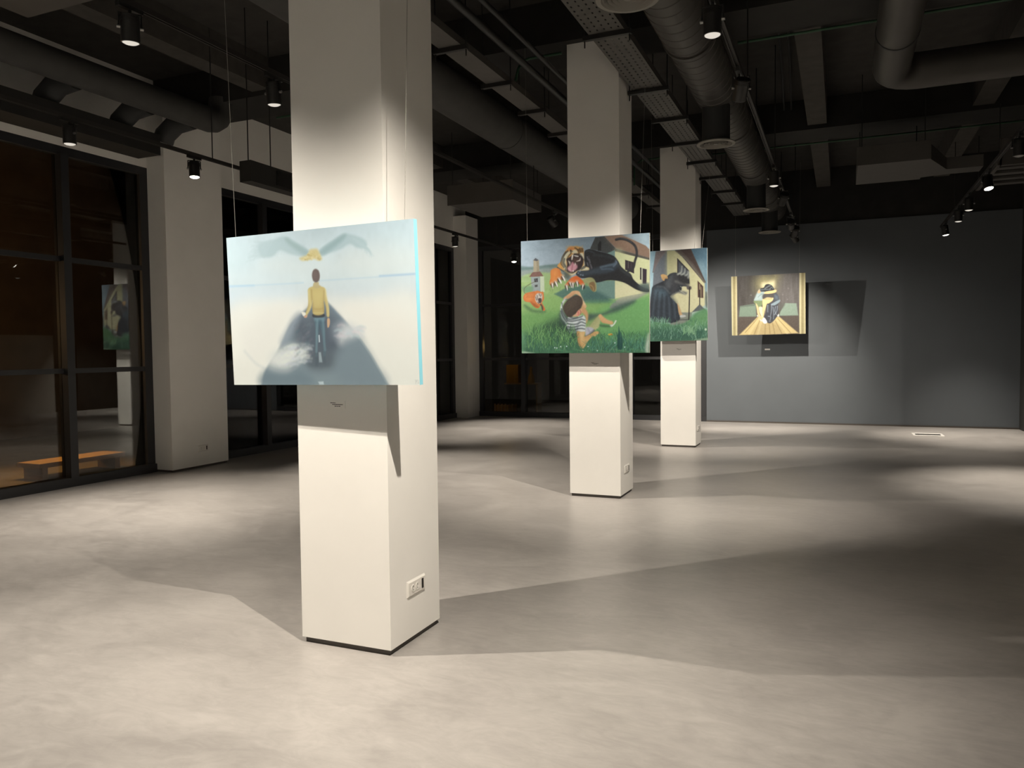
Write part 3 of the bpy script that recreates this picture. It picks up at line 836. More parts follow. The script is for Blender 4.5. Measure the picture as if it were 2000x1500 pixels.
# ---- first picture: person from behind on a dark road in the clouds, wings above
def art_wings():
    c = Canvas([(442, 465), (807.3, 426.8), (820, 752), (457.5, 751.5)], 470, 318, white=(245, 230, 217), gain=0.87)
    c.ramp([(0, (192, 206, 210)), (0.12, (200, 212, 214)), (0.36, (206, 214, 213)), (0.42, (208, 213, 212)), (0.52, (217, 216, 210)), (0.64, (229, 223, 210)), (1, (232, 227, 212))])
    c.noise(3.0, 90, 50, 1); c.noise(2.0, 30, 60, 2); c.noise(1.2, 8, 12, 3)
    c.frame(430, 420, .25332)
    # pale glow in the sky
    c.blob((1250, 360), 330, 130, (218, 219, 212), 0.6, 60); c.blob((620, 400), 300, 90, (214, 218, 214), 0.5, 50)
    c.blob((140, 330), 120, 150, (194, 211, 215), 0.5, 50); c.blob((300, 480), 280, 60, (206, 216, 218), .5, 40)
    # horizon
    c.stroke([(72, 549), (420, 535), (640, 522)], 9, (178, 203, 217), .8, 3); c.stroke([(72, 552), (260, 545)], 12, (160, 196, 220), .8, 4)
    c.stroke([(760, 507), (1200, 478), (1500, 455)], 8, (176, 198, 212), .7, 3); c.stroke([(1230, 470), (1500, 454)], 11, (152, 182, 210), .8, 4)
    c.stroke([(72, 575), (600, 545), (1000, 520), (1500, 480)], 30, (205, 211, 212), .5, 12)
    c.poly([(72, 590), (300, 570), (560, 580), (560, 640), (250, 700), (85, 700)], (200, 212, 220), 40, .7)
    c.poly([(900, 560), (1500, 500), (1510, 610), (1000, 620)], (205, 212, 214), 40, .6)
    # warm cloud mass
    c.poly([(80, 720), (420, 640), (700, 650), (1100, 640), (1510, 610), (1540, 1300), (110, 1310)], (233, 225, 211), 50, .75)
    c.poly([(160, 900), (330, 750), (520, 720), (430, 960), (250, 1100)], (228, 220, 208), 40, .8)
    c.poly([(980, 700), (1400, 760), (1480, 1000), (1150, 900)], (232, 222, 208), 50, .8)
    c.stroke([(190, 1050), (270, 1140), (340, 1180)], 14, (205, 205, 200), .6, 8)
    # wings
    wing = (170, 189, 192)
    L = [(675, 272), (600, 225), (520, 172), (480, 166), (420, 186), (350, 208), (310, 222), (295, 250), (300, 285), (320, 320), (370, 328), (415, 312), (440, 285), (470, 274), (540, 300), (640, 320), (690, 302)]
    c.poly(L, wing, 9, .85)
    for k in range(26):
        t = k/25; x = 395-60*t; y = 200+125*t
        c.stroke([(x, y), (x-60-20*math.sin(k*1.7), y+8-18*math.sin(t*3)), (x-110-30*math.sin(k*2.3), y-6+34*t+6*math.cos(k))], 15, (178, 195, 198), .38, 5, True, 3)
    for k in range(14):
        x = 330+k*22; c.stroke([(x+30, 205+k*2), (x, 250+k*3), (x-16, 300)], 8, (180, 198, 200), .3, 6)
    c.poly([(675, 274), (560, 205), (520, 178), (500, 190), (545, 240), (650, 310)], (150, 172, 172), 12, .8)
    R = [(765, 275), (800, 240), (880, 190), (950, 145), (1010, 150), (1080, 172), (1120, 200), (1130, 235), (1100, 255), (1050, 250), (1015, 228), (985, 226), (930, 262), (850, 290), (780, 314)]
    c.poly(R, wing, 8, .85)
    for k in range(24):
        t = k/23; x = 1075+35*t-60*(1-t); y = 176+70*t
        c.stroke([(x, y), (x+42, y+26), (x+62+22*math.sin(k*1.9), y+58+20*t)], 11, (178, 195, 197), .38, 5, True, 3)
    c.poly([(768, 278), (860, 205), (950, 150), (965, 170), (900, 235), (800, 305)], (146, 170, 172), 12, .85)
    # golden bird body
    c.poly([(672, 305), (690, 270), (712, 262), (745, 262), (762, 285), (776, 318), (782, 340), (760, 348), (720, 338), (670, 346), (632, 350), (612, 334), (640, 320)], (210, 188, 124), 9, .95)
    rb = np.random.default_rng(8)
    for k in range(46):
        x = rb.uniform(640, 770); y = 350-rb.uniform(4, 85)*(1-abs(x-722)/110)
        c.blob((x, y), 9, 6, [(226, 208, 150), (186, 160, 98), (204, 182, 118), (216, 194, 140)][k % 4], .6, 4, k)
    # road
    road = [(690, 700), (735, 655), (800, 655), (845, 690), (930, 780), (990, 845), (1060, 930), (1150, 1060), (1220, 1180), (1275, 1275), (1330, 1400), (1100, 1500), (500, 1500), (300, 1400), (322, 1290), (345, 1200), (420, 1080), (470, 990), (520, 880), (570, 810)]
    c.poly(road, (112, 124, 134), 9, .97, True, (124, 138, 143), ((750, 700), (750, 1300)))
    c.poly([(560, 860), (640, 790), (720, 900), (700, 1020), (600, 990)], (84, 91, 101), 40, .9)
    c.poly([(690, 760), (840, 760), (930, 900), (900, 1060), (700, 1120)], (80, 88, 99), 50, .9)
    c.poly([(650, 1050), (850, 1040), (880, 1170), (700, 1180)], (88, 96, 103), 40, .85)
    c.poly([(1050, 945), (1120, 1030), (1200, 1170), (1270, 1300), (950, 1300), (900, 1100)], (118, 131, 138), 40, .8)
    c.poly([(340, 1210), (480, 1220), (640, 1200), (700, 1310), (325, 1310)], (108, 123, 131), 30, .8)
    c.stroke([(985, 850), (845, 700), (800, 650)], 8, (120, 135, 146), .6, 4)
    c.stroke([(1060, 935), (1170, 1090), (1290, 1305)], 9, (140, 152, 156), .6, 5)
    # cloud swirls over the road
    rng = np.random.default_rng(3)
    cl = (219, 215, 206)
    c.poly([(400, 1060), (540, 1010), (640, 1040), (650, 1080), (560, 1150), (500, 1190), (380, 1160)], cl, 34, .95)
    c.poly([(560, 800), (610, 760), (580, 860), (520, 960), (480, 1000), (470, 960)], (150, 158, 166), 24, .8)
    c.poly([(900, 860), (990, 835), (1090, 900), (1060, 930), (980, 960), (930, 990), (900, 930)], (205, 203, 200), 30, .9)
    c.poly([(850, 840), (930, 860), (920, 940), (860, 950)], (120, 127, 137), 30, .6)
    for k in range(70):
        x = rng.uniform(400, 660); y = 1040+rng.uniform(-20, 150)-(x-400)*.1
        c.stroke([(x, y), (x+25, y-12), (x+55, y-10)], 9, (210+rng.normal()*12,)*2+(204,), .35, 6)
    for k in range(40):
        x = rng.uniform(880, 1080); y = 860+rng.uniform(-10, 90)
        c.stroke([(x, y), (x+22, y-8), (x+45, y)], 8, (196+rng.normal()*14, 196, 197), .35, 6)
    for k in range(45):
        x = rng.uniform(570, 700); y = rng.uniform(840, 1100)
        c.stroke([(x, y), (x+18, y-14)], 9, (110+rng.normal()*12, 116, 124), .3, 6)
    c.stroke([(385, 1175), (470, 1200), (560, 1190), (610, 1150)], 10, (150, 156, 160), .6, 8)
    # centre dashes
    c.frame(570, 510, .15334)
    c.poly([(338, 940), (352, 940), (358, 1030), (342, 1035)], (196, 204, 206), 2, .9, False)
    c.poly([(340, 1160), (368, 1160), (388, 1290), (345, 1290)], (150, 162, 165), 3, .9, False)
    # person seen from behind
    c.poly([(290, 690), (402, 690), (415, 780), (425, 900), (425, 1020), (435, 1140), (425, 1260), (400, 1260), (398, 1100), (385, 950), (350, 800), (335, 950), (325, 1110), (325, 1300), (300, 1300), (298, 1100), (300, 900)], (84, 108, 120), 3, .95, True, (86, 100, 108), ((350, 700), (350, 1250)))
    c.stroke([(325, 760), (318, 900), (315, 1060), (312, 1150)], 16, (128, 158, 164), .6, 6); c.stroke([(395, 760), (405, 900), (412, 1040), (422, 1130)], 14, (120, 150, 158), .55, 6)
    c.stroke([(300, 735), (400, 735)], 30, (120, 150, 160), .7, 8)
    c.poly([(272, 670), (404, 670), (404, 712), (276, 715)], (58, 60, 62), 3, .95)
    c.stroke([(355, 770), (350, 880)], 26, (70, 92, 104), .6, 8)
    c.stroke([(318, 1240), (316, 1320)], 22, (76, 84, 92), .8, 8); c.stroke([(412, 1230), (416, 1290)], 20, (82, 90, 97), .8, 8)
    c.blob((345, 1320), 130, 26, (84, 94, 101), .6, 16)
    sweater = (196, 172, 104)
    c.poly([(210, 350), (290, 315), (345, 318), (420, 345), (440, 450), (470, 590), (475, 700), (445, 700), (432, 590), (405, 500), (402, 668), (272, 672), (262, 500), (248, 580), (190, 690), (172, 668), (205, 560), (206, 430)], sweater, 4, .97, True, (186, 160, 96), ((300, 330), (340, 690)))
    c.stroke([(216, 380), (220, 470), (235, 580), (180, 680)], 20, (216, 198, 136), .7, 6)
    c.stroke([(425, 370), (440, 480), (458, 590), (460, 690)], 20, (222, 205, 146), .6, 6)
    c.stroke([(248, 370), (256, 480), (268, 560), (268, 650)], 10, (150, 126, 74), .6, 5); c.stroke([(408, 380), (402, 480), (400, 560), (404, 650)], 10, (152, 128, 76), .6, 5)
    c.poly([(270, 400), (390, 390), (380, 560), (290, 580)], (206, 184, 116), 22, .6)
    c.stroke([(275, 605), (340, 612), (400, 600)], 10, (168, 142, 84), .6, 5); c.stroke([(275, 660), (400, 660)], 10, (208, 190, 128), .6, 4)
    c.poly([(285, 268), (338, 268), (345, 300), (370, 322), (320, 345), (270, 325)], (186, 166, 116), 4, .95)
    c.blob((305, 185), 50, 86, (108, 92, 88), 1, 4, -.04); c.blob((290, 170), 18, 50, (124, 104, 98), .6, 12)
    for k in range(12): c.stroke([(275+k*6, 120), (270+k*7, 250)], 4, (92+8*(k % 3), 78, 74), .35, 3)
    c.poly([(170, 690), (150, 705), (165, 722), (190, 715), (196, 690)], (200, 150, 120), 3, .95); c.poly([(122, 650), (165, 652), (175, 680), (145, 700)], (232, 222, 205), 3, .95)
    c.poly([(450, 735), (480, 735), (482, 800), (465, 846), (450, 830)], (205, 160, 120), 3, .95)
    # small signature strokes
    c.frame(430, 420, .25332)
    c.stroke([(1505, 1272), (1512, 1285), (1508, 1298)], 3, (170, 172, 168), .7, 1.5, False); c.stroke([(1518, 1272), (1512, 1285)], 3, (170, 172, 168), .7, 1.5, False)
    c.stroke([(1526, 1274), (1526, 1296), (1533, 1296)], 3, (172, 174, 170), .7, 1.5, False)
    c.poly([(755, 1285), (795, 1282), (800, 1308), (765, 1308)], (188, 198, 200), 3, .9, False)
    return c.done()

# ---- second picture: tiger and panther leaping at a fallen boy
def art_tiger():
    c = Canvas([(1017.3, 471.5), (1268.5, 454.5), (1268.5, 689), (1019, 690)], 420, 362, gain=0.68, sat=0.92)
    c.ramp([(0, (128, 144, 148)), (0.25, (143, 156, 158)), (0.36, (150, 160, 157)), (0.365, (136, 160, 104)), (0.5, (130, 165, 92)), (0.7, (104, 152, 82)), (1, (70, 110, 72))])
    c.frame(1000, 450, 1/6)
    # sky brighter on the right
    c.poly([(1350, 40), (1615, 20), (1615, 300), (1450, 200)], (158, 175, 174), 40, .9)
    c.poly([(105, 440), (330, 415), (600, 395), (600, 580), (105, 580)], (104, 120, 110), 8, .9, False)
    c.poly([(105, 420), (260, 435), (420, 405), (600, 392), (600, 430), (105, 470)], (88, 112, 104), 8, .8)
    c.poly([(105, 480), (600, 440), (600, 560), (105, 570)], (126, 134, 122), 12, .7)
    for k in range(40):
        x = 110+k*12; c.stroke([(x, 470), (x, 555)], 5, (112, 120, 108), .4, 2)
    c.poly([(105, 545), (600, 535), (600, 900), (105, 960)], (140, 166, 96), 12, .85)
    c.noise(4, 18, 10, 4)
    # grass body
    c.poly([(480, 760), (900, 800), (1600, 720), (1612, 1100), (110, 1200), (110, 900)], (126, 164, 88), 40, .8)
    c.poly([(1000, 950), (1600, 760), (1605, 1330), (1000, 1300)], (104, 158, 90), 40, .8)
    c.poly([(110, 980), (560, 960), (560, 1100), (200, 1200), (110, 1300)], (100, 146, 78), 40, .7)
    c.poly([(110, 1220), (600, 1150), (1000, 1300), (1600, 1250), (1605, 1432), (110, 1440)], (62, 108, 76), 50, .9)
    c.poly([(330, 1130), (620, 1010), (760, 1100), (760, 1290), (400, 1250), (260, 1200)], (44, 74, 52), 40, .9)
    c.poly([(560, 1000), (620, 960), (700, 1200), (600, 1200)], (40, 60, 50), 24, .8)
    # path + shadow strip
    c.poly([(1150, 890), (1290, 780), (1600, 710), (1605, 720), (1420, 830), (1200, 915)], (122, 128, 114), 8, .95)
    c.poly([(880, 985), (1060, 970), (1220, 890), (1420, 820), (1430, 850), (1260, 940), (1050, 1000), (900, 1060)], (62, 84, 72), 18, .9)
    # house: gable, roof, walls
    c.poly([(975, 80), (1085, 70), (1215, 210), (1195, 235), (1130, 275), (1020, 240), (915, 215)], (66, 68, 64), 3, 1, False)
    for k in range(8): c.stroke([(1000+k*24, 90+k*16), (985+k*26, 235)], 3, (54, 56, 52), .6, 2)
    c.poly([(1005, 165), (1035, 120), (1045, 140), (1045, 240), (1005, 240)], (34, 34, 34), 3, .95, False)
    c.poly([(1085, 72), (1280, 52), (1440, 120), (1570, 180), (1612, 225), (1612, 325), (1400, 265), (1220, 212)], (134, 106, 84), 3, 1, False)
    c.poly([(1100, 75), (1270, 55), (1400, 110), (1500, 200), (1250, 190)], (148, 118, 92), 30, .6)
    c.poly([(1200, 210), (1612, 322), (1612, 350), (1200, 250)], (84, 80, 68), 3, 1, False)
    c.poly([(1205, 245), (1612, 348), (1612, 720), (1290, 780), (1205, 800)], (200, 198, 142), 3, 1, False)
    c.poly([(1210, 580), (1612, 640), (1612, 720), (1210, 800)], (208, 198, 150), 40, .8)
    c.poly([(1205, 250), (1300, 275), (1300, 600), (1205, 600)], (192, 196, 140), 30, .6)
    c.poly([(1120, 265), (1205, 230), (1205, 310), (1130, 300)], (108, 134, 122), 3, 1, False)
    c.poly([(970, 600), (1205, 585), (1205, 805), (960, 780), (830, 690)], (104, 132, 116), 4, 1, False)
    c.poly([(1325, 345), (1432, 375), (1430, 505), (1325, 460)], (52, 44, 46), 2, 1, False); c.stroke([(1362, 362), (1362, 440)], 4, (150, 148, 120), .8, 1.5); c.stroke([(1395, 372), (1395, 460)], 3, (96, 92, 84), .8, 1.5)
    c.poly([(1500, 435), (1516, 438), (1516, 580), (1500, 575)], (48, 40, 44), 2, 1, False); c.poly([(1530, 445), (1578, 455), (1576, 628), (1530, 625)], (52, 42, 48), 2, 1, False); c.poly([(1516, 438), (1530, 443), (1530, 625), (1516, 600)], (170, 168, 140), 2, 1, False)
    c.poly([(1500, 640), (1605, 620), (1605, 715), (1530, 715)], (98, 112, 98), 12, .9)
    # house shadow on grass
    c.poly([(495, 745), (620, 680), (860, 640), (960, 700), (1140, 810), (1130, 835), (900, 840), (760, 840), (640, 820)], (74, 108, 92), 8, .95, False)
    c.poly([(840, 740), (1000, 720), (1150, 800), (1120, 840), (850, 840)], (64, 96, 88), 20, .8)
    for k in range(60):
        x = 860+k*6; c.stroke([(x, 848), (x+3, 800+(k*37) % 26)], 4, (96, 140, 92), .6, 2)
    # small tower
    c.poly([(252, 345), (275, 326), (312, 345), (320, 480), (250, 490)], (150, 138, 108), 3, 1, False); c.poly([(250, 350), (275, 324), (312, 348), (290, 362)], (70, 72, 76), 2, 1, False)
    c.poly([(285, 360), (314, 350), (320, 480), (290, 485)], (134, 120, 92), 3, .9, False)
    c.poly([(200, 545), (240, 490), (330, 482), (368, 535), (280, 545)], (112, 76, 64), 2, 1, False)
    c.poly([(222, 545), (330, 540), (335, 720), (232, 720)], (134, 142, 134), 3, 1, False); c.poly([(330, 540), (376, 540), (380, 720), (334, 725)], (176, 184, 148), 3, 1, False)
    c.poly([(260, 565), (302, 560), (302, 605), (262, 608)], (48, 48, 50), 2, 1, False); c.poly([(265, 640), (300, 635), (298, 662), (268, 664)], (60, 60, 56), 2, .9, False); c.stroke([(275, 570), (290, 605)], 4, (140, 140, 130), .8, 1.5)
    c.poly([(118, 665), (240, 655), (235, 720), (150, 725)], (96, 134, 96), 12, .8)
    # small running tiger
    c.poly([(160, 870), (260, 930), (390, 940), (360, 970), (220, 950), (140, 890)], (76, 106, 66), 14, .8)
    c.stroke([(270, 600), (190, 640), (145, 680), (142, 720), (160, 745)], 7, (96, 92, 62), .9, 2)
    orange = (196, 108, 48)
    c.poly([(135, 770), (160, 738), (215, 722), (270, 712), (300, 706), (320, 712), (350, 722), (356, 712), (370, 735), (372, 770), (376, 800), (362, 828), (352, 850), (372, 885), (388, 920), (382, 942), (358, 938), (350, 905), (335, 882), (318, 905), (288, 912), (262, 895), (232, 868), (212, 845), (175, 838), (150, 830), (132, 800)], orange, 3, 1)
    c.poly([(272, 770), (290, 742), (318, 735), (348, 745), (356, 780), (346, 830), (326, 858), (292, 848), (272, 815)], (186, 176, 158), 6, .95)
    c.poly([(308, 800), (340, 795), (346, 830), (330, 852), (312, 840)], (62, 50, 48), 3, .95)
    for p in ([(292, 760), (300, 790), (292, 820)], [(318, 742), (322, 765)], [(340, 752), (334, 775)], [(280, 780), (284, 810)], [(300, 838), (312, 856)]): c.stroke(p, 6, (54, 44, 40), .9, 2)
    c.poly([(325, 862), (350, 868), (366, 905), (362, 938), (348, 925), (340, 890)], (66, 54, 48), 4, .85)
    c.poly([(150, 765), (200, 740), (250, 745), (240, 800), (180, 825)], (214, 128, 62), 12, .7); c.poly([(220, 840), (270, 860), (310, 900), (262, 892)], (150, 78, 36), 8, .8)
    for k in range(7): c.stroke([(170+k*15, 738-k*3), (176+k*15, 765), (168+k*15, 790)], 4, (128, 66, 32), .6, 2)
    # panther
    blk = (34, 35, 36)
    c.poly([(850, 250), (880, 225), (930, 220), (1000, 240), (1100, 265), (1190, 300), (1240, 355), (1275, 420), (1330, 470), (1390, 510), (1420, 570), (1470, 620), (1540, 670), (1600, 690), (1600, 720), (1530, 715), (1450, 690), (1330, 620), (1230, 590), (1120, 585), (1000, 610), (930, 600), (900, 560), (820, 560), (770, 540), (750, 490), (830, 470), (850, 430), (845, 340)], blk, 4, 1)
    c.poly([(900, 460), (1040, 425), (1150, 400), (1215, 370), (1240, 410), (1200, 470), (1100, 500), (930, 520), (820, 545), (760, 520), (780, 480)], (52, 62, 68), 14, .9)
    c.stroke([(1040, 430), (1130, 408), (1190, 395), (1218, 372)], 16, (110, 130, 140), .7, 8); c.stroke([(1050, 455), (1140, 450), (1180, 460)], 10, (88, 106, 116), .7, 6)
    c.stroke([(1215, 350), (1225, 385), (1190, 420)], 10, (140, 156, 164), .6, 6); c.stroke([(960, 290), (1080, 300), (1200, 330)], 14, (58, 66, 66), .6, 10)
    c.stroke([(1240, 400), (1290, 470), (1380, 530)], 16, (70, 76, 74), .6, 10); c.stroke([(870, 250), (900, 240), (960, 262)], 12, (62, 72, 76), .7, 6)
    for a, b in (((880, 310), (892, 345)), ((905, 340), (915, 380)), ((880, 380), (890, 410)), ((920, 400), (935, 440))): c.stroke([a, b], 9, (128, 124, 126), .8, 4)
    c.stroke([(900, 300), (905, 380), (930, 450)], 8, (84, 74, 76), .8, 4)
    c.stroke([(1360, 480), (1420, 440), (1440, 360), (1462, 280), (1450, 200), (1410, 150), (1340, 110), (1270, 98), (1220, 108)], 24, (48, 48, 48), 1, 3, True, 26)
    c.stroke([(1225, 100), (1280, 92), (1345, 108), (1400, 140)], 6, (92, 92, 90), .7, 3)
    c.poly([(1480, 640), (1600, 660), (1600, 720), (1520, 712)], (74, 86, 80), 18, .8)
    for x, y in ((775, 500), (795, 480), (805, 520), (830, 525)): c.blob((x, y), 10, 8, (120, 132, 138), .8, 3)
    # green-gold sock figure
    c.poly([(830, 580), (900, 550), (955, 565), (985, 620), (990, 690), (975, 720), (940, 710), (905, 660), (880, 620), (850, 620)], (150, 146, 92), 5, .95)
    c.poly([(905, 620), (960, 605), (978, 680), (960, 715), (920, 680)], (120, 88, 52), 6, .9); c.stroke([(915, 640), (945, 660), (955, 700)], 8, (176, 140, 84), .8, 3)
    # tiger head (second frame for detail)
    c.frame(1060, 465, .09003)
    gold = (198, 140, 66)
    c.poly([(320, 590), (400, 500), (420, 420), (480, 300), (560, 200), (640, 180), (760, 180), (870, 220), (890, 300), (890, 450), (910, 600), (990, 640), (990, 690), (850, 700), (760, 700), (720, 760), (600, 815), (520, 760), (450, 700), (340, 640)], gold, 5, 1)
    c.poly([(420, 430), (500, 320), (600, 270), (600, 330), (540, 400), (510, 520), (530, 700), (480, 690), (430, 600)], (188, 182, 146), 10, .95)
    c.poly([(520, 720), (600, 800), (700, 770), (740, 690), (640, 760)], (206, 200, 164), 8, .95)
    c.poly([(760, 660), (880, 600), (900, 520), (920, 620), (990, 640), (990, 690), (850, 700)], (204, 198, 158), 8, .95)
    c.poly([(560, 210), (640, 185), (700, 240), (620, 270), (540, 280)], (196, 118, 56), 10, .9)
    c.poly([(630, 280), (700, 250), (755, 290), (750, 335), (690, 345), (630, 320)], (198, 182, 140), 6, 1)
    c.poly([(780, 350), (860, 320), (890, 400), (880, 460), (820, 400)], (206, 196, 160), 6, .95)
    mouth = (44, 30, 30)
    c.poly([(600, 400), (660, 350), (780, 360), (860, 420), (880, 520), (840, 640), (760, 700), (660, 745), (560, 730), (520, 680), (530, 560), (520, 460)], mouth, 5, 1)
    c.poly([(640, 440), (760, 420), (800, 480), (760, 560), (660, 540)], (82, 58, 46), 20, .8)
    c.poly([(540, 640), (600, 580), (640, 520), (690, 560), (740, 580), (750, 640), (700, 700), (620, 730), (550, 700)], (190, 132, 134), 8, 1)
    c.stroke([(650, 540), (640, 620), (630, 700)], 16, (150, 84, 88), .8, 6); c.stroke([(560, 660), (620, 720)], 12, (216, 176, 172), .7, 5)
    c.poly([(630, 370), (665, 365), (640, 470), (622, 460)], (214, 204, 178), 4, 1); c.poly([(680, 370), (770, 385), (765, 410), (690, 395)], (190, 184, 166), 4, 1)
    c.poly([(815, 420), (790, 470), (730, 500), (760, 505), (815, 490)], (200, 186, 164), 4, 1); c.poly([(550, 490), (580, 570), (590, 580), (600, 520)], (190, 176, 150), 5, .9); c.poly([(700, 530), (720, 570), (695, 590)], (206, 190, 170), 4, .9); c.poly([(640, 720), (665, 690), (672, 730)], (220, 206, 180), 3, .9)
    ink = (30, 30, 28)
    for p in ([(600, 270), (610, 330), (560, 390), (520, 470)], [(540, 280), (480, 350), (440, 440), (430, 540), (480, 620)], [(500, 300), (430, 400), (400, 500), (400, 560), (460, 640)], [(470, 450), (460, 540), (500, 620), (490, 700)], [(320, 640), (380, 680), (450, 720)], [(520, 700), (560, 740), (640, 760), (700, 730)], [(890, 620), (850, 650), (780, 690)], [(920, 600), (910, 640), (840, 680)], [(760, 260), (790, 330), (780, 350)], [(800, 240), (820, 300)], [(700, 210), (760, 250), (830, 270)], [(850, 230), (870, 290)], [(610, 270), (640, 290)], [(690, 345), (770, 345), (830, 380), (880, 470)]):
        c.stroke(p, 20, ink, .9, 5, True, 9)
    for k in range(16):
        a = 500+k*24; c.stroke([(a, 215-12*math.sin(k*.2)), (a+8, 170+10*math.cos(k))], 8, (190, 158, 104), .7, 4)
    for k in range(10): c.stroke([(780+k*9, 300), (785+k*10, 220+(k*31) % 30)], 9, (108, 78, 40), .8, 4)
    # paws
    c.poly([(170, 720), (220, 670), (300, 650), (370, 680), (400, 760), (440, 820), (470, 880), (440, 900), (340, 900), (300, 960), (230, 990), (190, 1030), (150, 1000), (150, 930), (170, 860)], (200, 112, 42), 5, 1)
    c.poly([(220, 700), (300, 670), (330, 760), (280, 860), (220, 900)], (216, 140, 70), 22, .6)
    c.poly([(580, 900), (640, 850), (720, 820), (790, 850), (860, 920), (905, 1000), (880, 1040), (800, 1000), (720, 960), (650, 980), (600, 1000), (540, 1040), (500, 1050), (490, 1010)], (206, 92, 34), 5, 1)
    c.stroke([(600, 920), (640, 880), (660, 920)], 34, (214, 108, 44), .8, 10)
    c.poly([(470, 720), (560, 760), (600, 830), (560, 900), (500, 880), (450, 800)], (70, 78, 62), 16, .8)
    for x, y, dx in ((205, 1000, 15), (275, 960, 40), (350, 890, 50), (430, 840, 50), (515, 1040, 20), (590, 980, 40), (740, 960, 20), (870, 1030, -10), (650, 990, 10)):
        c.poly([(x-38, y+2), (x, y-28), (x+38, y), (x+40, y+60), (x-10, y+70)], (50, 38, 34), 6, .75)
        c.poly([(x-12, y-10), (x+18, y-14), (x+dx+8, y+62), (x+dx-4, y+98)], (218, 208, 190), 3, 1)
        c.blob((x, y-28), 34, 20, (214, 176, 140), .7, 10)
    for x in (165, 215, 380): c.stroke([(x, 1060), (x-10, 1120), (x, 1150)], 6, (86, 110, 66), .7, 2)
    # boy (third frame)
    c.frame(1080, 570, .08)
    skin = (206, 160, 110)
    c.poly([(480, -20), (620, -20), (680, 80), (720, 190), (780, 290), (820, 350), (790, 400), (740, 400), (700, 330), (640, 120), (540, 60), (400, 150), (300, 180), (260, 150), (400, 40)], skin, 5, 1)
    c.poly([(640, 0), (700, 120), (790, 300), (760, 300), (690, 160)], (226, 190, 140), 8, .8); c.poly([(290, 160), (420, 60), (520, 10), (500, 80), (380, 150)], (186, 132, 88), 14, .8)
    c.poly([(700, 340), (760, 370), (830, 470), (860, 570), (850, 680), (820, 770), (800, 720), (790, 600), (720, 520), (660, 520)], (190, 142, 92), 8, 1)
    shirt = (196, 200, 188)
    c.poly([(260, 190), (330, 160), (250, 300), (230, 400), (260, 500), (330, 640), (400, 600), (560, 620), (720, 570), (790, 640), (800, 760), (780, 980), (590, 960), (560, 1000), (420, 1000), (380, 940), (300, 760), (210, 640), (180, 440), (200, 300)], shirt, 6, 1)
    c.poly([(380, 890), (560, 900), (560, 1010), (430, 1010)], (66, 84, 74), 20, .85); c.poly([(200, 480), (300, 600), (340, 780), (260, 740), (190, 620)], (92, 110, 96), 24, .8)
    for k in range(7): c.stroke([(215+k*6-12, 260+k*26), (250+k*4-20, 275+k*26)], 9, (60, 66, 62), .9, 3)
    st = (48, 54, 54)
    for p in ([(340, 655), (450, 670), (600, 640), (720, 590)], [(350, 705), (470, 715), (610, 690), (700, 670), (780, 690)], [(350, 775), (470, 795), (600, 780), (690, 735), (790, 775)], [(360, 850), (470, 865), (600, 840), (700, 815), (780, 830)], [(390, 920), (480, 930), (590, 910)], [(600, 900), (690, 895), (780, 910)], [(210, 420), (260, 540), (340, 680)], [(195, 470), (240, 590), (330, 730)], [(420, 615), (500, 640), (600, 620)]):
        c.stroke(p, 24, st, .92, 5, True, 14)
    c.stroke([(690, 640), (640, 720), (600, 820), (600, 900)], 14, (88, 96, 92), .6, 8)
    hair = (66, 54, 44)
    c.poly([(260, 330), (330, 230), (440, 140), (560, 85), (660, 110), (710, 170), (725, 260), (700, 350), (650, 440), (560, 530), (480, 600), (400, 620), (330, 580), (270, 480), (245, 400)], hair, 5, 1)
    c.poly([(330, 260), (480, 170), (600, 170), (600, 300), (450, 420), (330, 450)], (92, 78, 62), 40, .6)
    for k in range(30):
        a = .3*k; x = 300+(k*53) % 360; y = 190+(k*37) % 330
        c.stroke([(x, y), (x+26, y-26)], 7, (52+10*(k % 3), 43+8*(k % 3), 36), .5, 4)
    c.poly([(480, 590), (560, 530), (640, 430), (690, 420), (700, 480), (660, 560), (570, 600)], (206, 150, 112), 6, 1)
    c.poly([(575, 520), (610, 465), (650, 470), (640, 560), (600, 595), (578, 570)], (214, 136, 112), 5, 1); c.stroke([(600, 500), (625, 490), (620, 560)], 10, (160, 84, 68), .8, 4); c.stroke([(655, 440), (680, 500), (660, 550)], 9, (108, 66, 50), .8, 4)
    # legs
    c.poly([(780, 1000), (860, 880), (1000, 700), (1110, 580), (1170, 560), (1150, 740), (1120, 860), (1000, 960), (900, 1000)], (172, 168, 112), 6, 1)
    c.poly([(840, 820), (960, 700), (1090, 600), (1120, 640), (980, 800), (860, 900)], (146, 146, 92), 24, .7)
    c.poly([(1110, 580), (1165, 550), (1240, 620), (1340, 690), (1440, 720), (1470, 760), (1430, 800), (1320, 780), (1200, 750), (1150, 680)], (200, 150, 96), 5, 1)
    c.stroke([(1170, 600), (1280, 690), (1420, 740)], 30, (222, 178, 124), .6, 14); c.poly([(1390, 810), (1470, 790), (1520, 700), (1550, 710), (1500, 800), (1420, 860)], (206, 208, 182), 4, 1)
    c.poly([(1150, 800), (1390, 830), (1380, 860), (1180, 850)], (58, 88, 60), 10, .8)
    c.poly([(820, 860), (960, 880), (1000, 950), (900, 1030), (800, 1080), (790, 960)], (176, 172, 172), 8, 1); c.stroke([(850, 900), (900, 990)], 16, (128, 126, 130), .6, 8); c.stroke([(1000, 950), (880, 1060), (800, 1100)], 26, (48, 46, 52), .8, 10)
